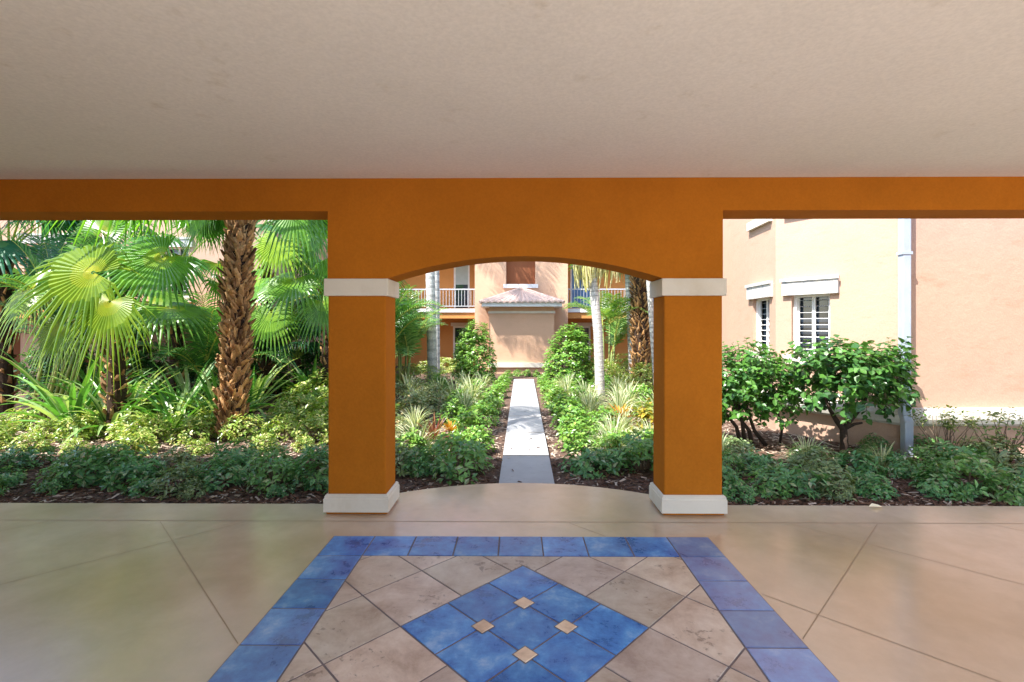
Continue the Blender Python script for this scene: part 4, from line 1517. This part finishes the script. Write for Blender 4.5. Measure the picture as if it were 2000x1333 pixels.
def pinnate(mb, base, d0, L, nl, ll, grav=.6, lw=.03, ca=MG, cb=LG, rng=None, vee=.35, dr=.35, pet=.12, rcol=(.16, .24, .06)):
    p, d = Vector(base), Vector(d0).normalized()
    n_ = 14
    pts, ds = [p.copy()], [d.copy()]
    for i in range(n_):
        p = p + d * L / n_
        d = (d + Vector((0, 0, -1)) * grav * (i + 2) / n_ * .17).normalized()
        pts.append(p.copy()); ds.append(d.copy())
    mb.tube(pts, [.016 * (1 - .85 * i / n_) + .002 for i in range(n_ + 1)], 4, rcol, cap=False)
    for i in range(nl):
        t = pet + (1 - pet) * (i + .5) / nl
        k_ = min(int(t * n_), n_ - 1)
        q_ = pts[k_].lerp(pts[k_ + 1], t * n_ - k_)
        dd = ds[k_]
        side = dd.cross(Vector((0, 0, 1)))
        if side.length < 1e-3: side = Vector((1, 0, 0))
        side.normalize()
        up = side.cross(dd)
        l = ll * (.45 + .55 * math.sin(math.pi * min(1, .18 + t * .82)) ** .7) * rng.uniform(.88, 1.1)
        for s in (-1, 1):
            v0 = (side * s * .85 + dd * (.45 + .3 * t) + up * vee * rng.uniform(.6, 1.3)).normalized()
            v1 = (v0 + Vector((0, 0, -1)) * dr * rng.uniform(.7, 1.5)).normalized()
            v2 = (v1 + Vector((0, 0, -1)) * dr * rng.uniform(.8, 1.8)).normalized()
            w_ = dd * lw * .5
            a, b, c = q_ + v0 * l * .4, q_ + v0 * l * .4 + v1 * l * .35, q_ + v0 * l * .4 + v1 * l * .35 + v2 * l * .25
            cl = lerp(ca, cb, rng.random())
            mb.add([q_ - w_ * .5, q_ + w_ * .5, a - w_, a + w_, b - w_ * .75, b + w_ * .75, c], [(0, 1, 3, 2), (2, 3, 5, 4), (4, 5, 6)], [cl, cl, tuple(x * .95 for x in cl)])


def ring_trunk(mb, pts, r0, r1, col=(.50, .475, .44), col2=(.37, .355, .33), rings=30):
    P_ = [Vector(p) for p in pts]
    out, rad, cl = [], [], []
    tot = rings * 3
    for i in range(tot + 1):
        t = i / tot * (len(P_) - 1)
        k_ = min(int(t), len(P_) - 2)
        out.append(P_[k_].lerp(P_[k_ + 1], t - k_))
        s = i / tot
        rad.append((r0 + (r1 - r0) * s) * (1.05 if i % 3 == 0 else 1.0))
        cl.append(col2 if i % 3 == 0 else lerp(col, (.60, .575, .54), ((i * 7919) % 13) / 13))
    mb.tube(out, rad, 12, cl)


def slim_palm(label, base, top, r0, r1, seed, nfr=12, L=1.8, fruit=False, group=None, rad_az=None, mid=None):
    rng = random.Random(seed)
    root = thing('slim_palm', label, 'palm', (base[0], base[1], GZ), group)
    g = MB()
    pts = [(base[0], base[1], GZ - .05)] + ([mid] if mid else []) + [top]
    ring_trunk(g, pts, r0, r1)
    g.build('trunk', M['bark'], root, True)
    tp = Vector(top)
    g = MB()
    g.tube([tp - Vector((0, 0, .03)), tp + Vector((0, 0, .15)), tp + Vector((0, 0, .55)), tp + Vector((0, 0, .8))], [r1 * 1.05, r1 * 1.35, r1 * .95, r1 * .4], 10, (.16, .27, .08))
    g.build('crownshaft', M['stem'], root, True)
    for i in range(nfr):
        az = i * 2.39996 + rng.uniform(-.2, .2)
        e = R(rng.uniform(-5, 70))
        d = Vector((math.cos(az) * math.cos(e), math.sin(az) * math.cos(e), math.sin(e)))
        g = MB()
        pinnate(g, tp + Vector((0, 0, .65)), d, L * rng.uniform(.85, 1.1), 30, .55, 1.3, .042, (.04, .14, .03), (.12, .26, .05), rng)
        g.build('frond', M['palm_leaf'], root)
    if fruit:
        for k_ in range(fruit):
            az = k_ * 6.28 / fruit + .2
            o = Vector((math.cos(az), math.sin(az) * .5 - .2, 0))
            g = MB()
            st = tp + Vector((0, 0, .02))
            for j in range(46):
                a = st + o * rng.uniform(.15, .42) + Vector((rng.uniform(-.12, .12), rng.uniform(-.12, .12), rng.uniform(-.02, .18)))
                b = a + Vector((rng.uniform(-.06, .06), rng.uniform(-.06, .06), -rng.uniform(.25, .6)))
                g.tube([st + o * .05, a, a.lerp(b, .5) + o * .03, b], [.006, .007, .011, .008], 4, lerp((.42, .40, .10), (.66, .58, .30), rng.random()), cap=False)
            g.build('flower_stalk', M['stem'], root)
    return root


slim_palm('slim grey white palm trunk left of path rising from striped grasses', (-2.28, 13.2), (-2.42, 13.1, 7.2), .135, .11, 51, 12, 2.0)
slim_palm('thinner grey palm trunk directly behind the slim white one left of path', (-2.5, 15.2), (-2.54, 15.2, 7.4), .11, .09, 52, 10, 2.0)
slim_palm('slim white palm with pale hanging flower stalks right of path', (1.76, 10.15), (1.56, 10.1, 2.82), .10, .088, 53, 12, 1.9, 3, mid=(1.70, 10.1, 1.4))
slim_palm('slim white palm trunk behind round hedge right of path', (3.28, 13.6), (3.1, 13.5, 3.3), .11, .10, 54, 11, 1.9, 2)
slim_palm('slim pale palm trunk right beside the inner face of right column', (3.42, 11.8), (3.15, 11.8, 3.6), .075, .065, 55, 10, 1.8)
slim_palm('slender palm hidden behind left column', (-1.72, 5.75), (-2.65, 5.85, 5.1), .09, .075, 56, 10, 1.7, mid=(-1.85, 5.75, 2.3))  # unseen palm, placed and leaned so its crown shades the path

# brown booted trunk right of centre
rt = thing('fan_palm', 'brown booted palm trunk between slim white trunks near right column', 'palm', (3.28, 12.9, GZ))
g = MB()
booted_trunk(g, 3.32, 12.9, GZ - .05, 3.6, .25, .22, 61, (-.05, 0), 420, size=.9)
g.build('trunk', M['bark'], rt)
for (hub, fwd, up, rad, opt) in crown_fronds((3.27, 12.9, 3.7), 14, rp, 1.0, 1.1, (0, 75)):
    g = MB()
    petiole(g, (3.27, 12.9, 3.6), hub, (.22, .28, .06), .017)
    fan_leaf(g, hub, fwd, up, rad, ca=GN, cb=GN2, cc=GNC, rng=rp, tipdroop=.3)
    g.build('frond', M['palm_leaf'], rt)


def areca(label, base, seed, nst=9, h=2.4, spread=.5, L=1.5, nf=4, ca=(.04, .13, .03), cb=(.13, .27, .06), lean=(0, 0), stem_h=.8, lw=.032):
    rng = random.Random(seed)
    root = thing('areca_palm', label, 'palm', (base[0], base[1], GZ))
    gs_ = MB()
    for i in range(nst):
        az = i * 2.4
        o = Vector((math.cos(az), math.sin(az), 0)) * spread * rng.uniform(.15, .5)
        b = Vector((base[0], base[1], GZ)) + o
        hh = stem_h * rng.uniform(.6, 1.2)
        t = b + o * .7 + Vector((lean[0], lean[1], hh))
        gs_.tube([b, b.lerp(t, .5), t], [.03, .026, .02], 7, [(.30, .30, .10), (.20, .26, .08)])
        for k_ in range(nf):
            a = az + rng.uniform(-1.6, 1.6)
            e = R(rng.uniform(35, 82))
            d = Vector((math.cos(a) * math.cos(e), math.sin(a) * math.cos(e), math.sin(e)))
            g = MB()
            pinnate(g, t, d, L * rng.uniform(.75, 1.15), 26, .42, 1.1, lw, ca, cb, rng, dr=.3, rcol=(.34, .36, .10))
            g.build('frond', M['palm_leaf'], root)
    gs_.build('stem', M['stem'], root, True)
    return root


areca('feathery areca palm just inside left column, left of the path', (-2.95, 12.4), 71, 7, 2.3, .55, 1.45, 4, (.06, .16, .05), (.20, .32, .12), stem_h=1.0)
areca('feathery areca clump with dark canes behind yellow fan palm', (-5.9, 9.6), 72, 8, 2.3, .6, 1.5, 4, (.025, .09, .03), (.08, .20, .05), stem_h=.9)
areca('feathery areca palm behind the left column top', (-3.1, 11.2), 73, 6, 2.3, .5, 1.4, 4, (.03, .11, .03), (.10, .23, .05), stem_h=1.3)
areca('areca palm with tall leaning canes at far left edge', (-8.3, 8.4), 74, 7, 2.6, .6, 1.6, 4, (.03, .10, .04), (.08, .20, .06), (.5, 0), stem_h=1.9)
areca('small feathery palm behind slim white trunk right of path', (2.55, 13.6), 75, 4, 2.2, .4, 1.3, 4, (.06, .17, .04), (.20, .33, .09), stem_h=1.4)
areca('tall feathery areca palm at left edge in front of building wing', (-9.3, 10.6), 77, 9, 2.8, .8, 1.9, 5, (.02, .09, .04), (.06, .19, .08), stem_h=1.5)
areca('areca palm standing beside the building wing corner', (-6.0, 13.4), 76, 7, 2.6, .6, 1.7, 4, (.02, .08, .025), (.06, .17, .04), stem_h=1.6)

# ---------------------------------------------------------------- mulch chips, litter
rm = random.Random(9)
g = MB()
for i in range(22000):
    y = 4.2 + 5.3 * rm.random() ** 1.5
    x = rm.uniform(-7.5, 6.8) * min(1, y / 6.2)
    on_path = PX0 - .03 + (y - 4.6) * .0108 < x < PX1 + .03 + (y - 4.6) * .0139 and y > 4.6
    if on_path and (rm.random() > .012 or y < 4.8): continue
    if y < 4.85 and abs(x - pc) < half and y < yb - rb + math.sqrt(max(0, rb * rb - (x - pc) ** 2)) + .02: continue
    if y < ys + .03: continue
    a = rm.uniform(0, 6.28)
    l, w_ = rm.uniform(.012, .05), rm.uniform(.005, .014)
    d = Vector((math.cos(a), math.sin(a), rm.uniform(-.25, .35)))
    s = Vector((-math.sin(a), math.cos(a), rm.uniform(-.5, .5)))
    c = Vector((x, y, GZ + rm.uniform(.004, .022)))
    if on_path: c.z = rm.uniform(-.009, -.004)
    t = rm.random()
    cl = lerp((.045, .022, .014), (.17, .095, .06), t) if rm.random() < (.86 if y < 5.75 else .35) else lerp((.30, .22, .16), (.56, .46, .37), t)  # more pale dry litter past the shadow line, sunlit tone put into colour
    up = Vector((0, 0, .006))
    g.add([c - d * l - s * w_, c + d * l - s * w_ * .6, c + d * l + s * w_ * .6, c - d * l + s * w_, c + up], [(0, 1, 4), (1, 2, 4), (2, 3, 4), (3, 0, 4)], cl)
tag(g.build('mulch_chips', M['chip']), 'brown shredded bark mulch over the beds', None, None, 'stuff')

for (x, y, z, a, l, col, lab, mt) in (
        (-2.60, 6.75, .10, .5, .17, (.62, .50, .05), 'yellow fallen leaf among shrubs left of left column', 'leaf'),
        (-2.90, 6.35, GZ + .03, 1.9, .15, (.52, .38, .16), 'tan fallen leaf on mulch left of left column', 'leaf'),
        (-2.70, 6.55, GZ + .05, .2, .2, (.36, .36, .33), 'grey dry fallen leaf beside the tan one on mulch', 'leaf'),
        (2.98, 4.13, .004, .1, .13, (.72, .68, .62), 'pale fallen leaf lying on the slab edge near right column', 'leaf'),
        (1.85, 4.6, GZ + .04, 1.2, .11, (.36, .22, .08), 'brown fallen leaf on mulch beside right column', 'leaf')):
    g = MB()
    C = np.array([[x, y, z + .012]])
    leaves(g, C, np.array([[math.cos(a), math.sin(a), .05]]), np.array([[.1, -.2, 1.]]), [l], [l * .42], [col], fold=.3, curl=.12)
    tag(g.build('fallen_leaf', M[mt]), lab, 'leaf')
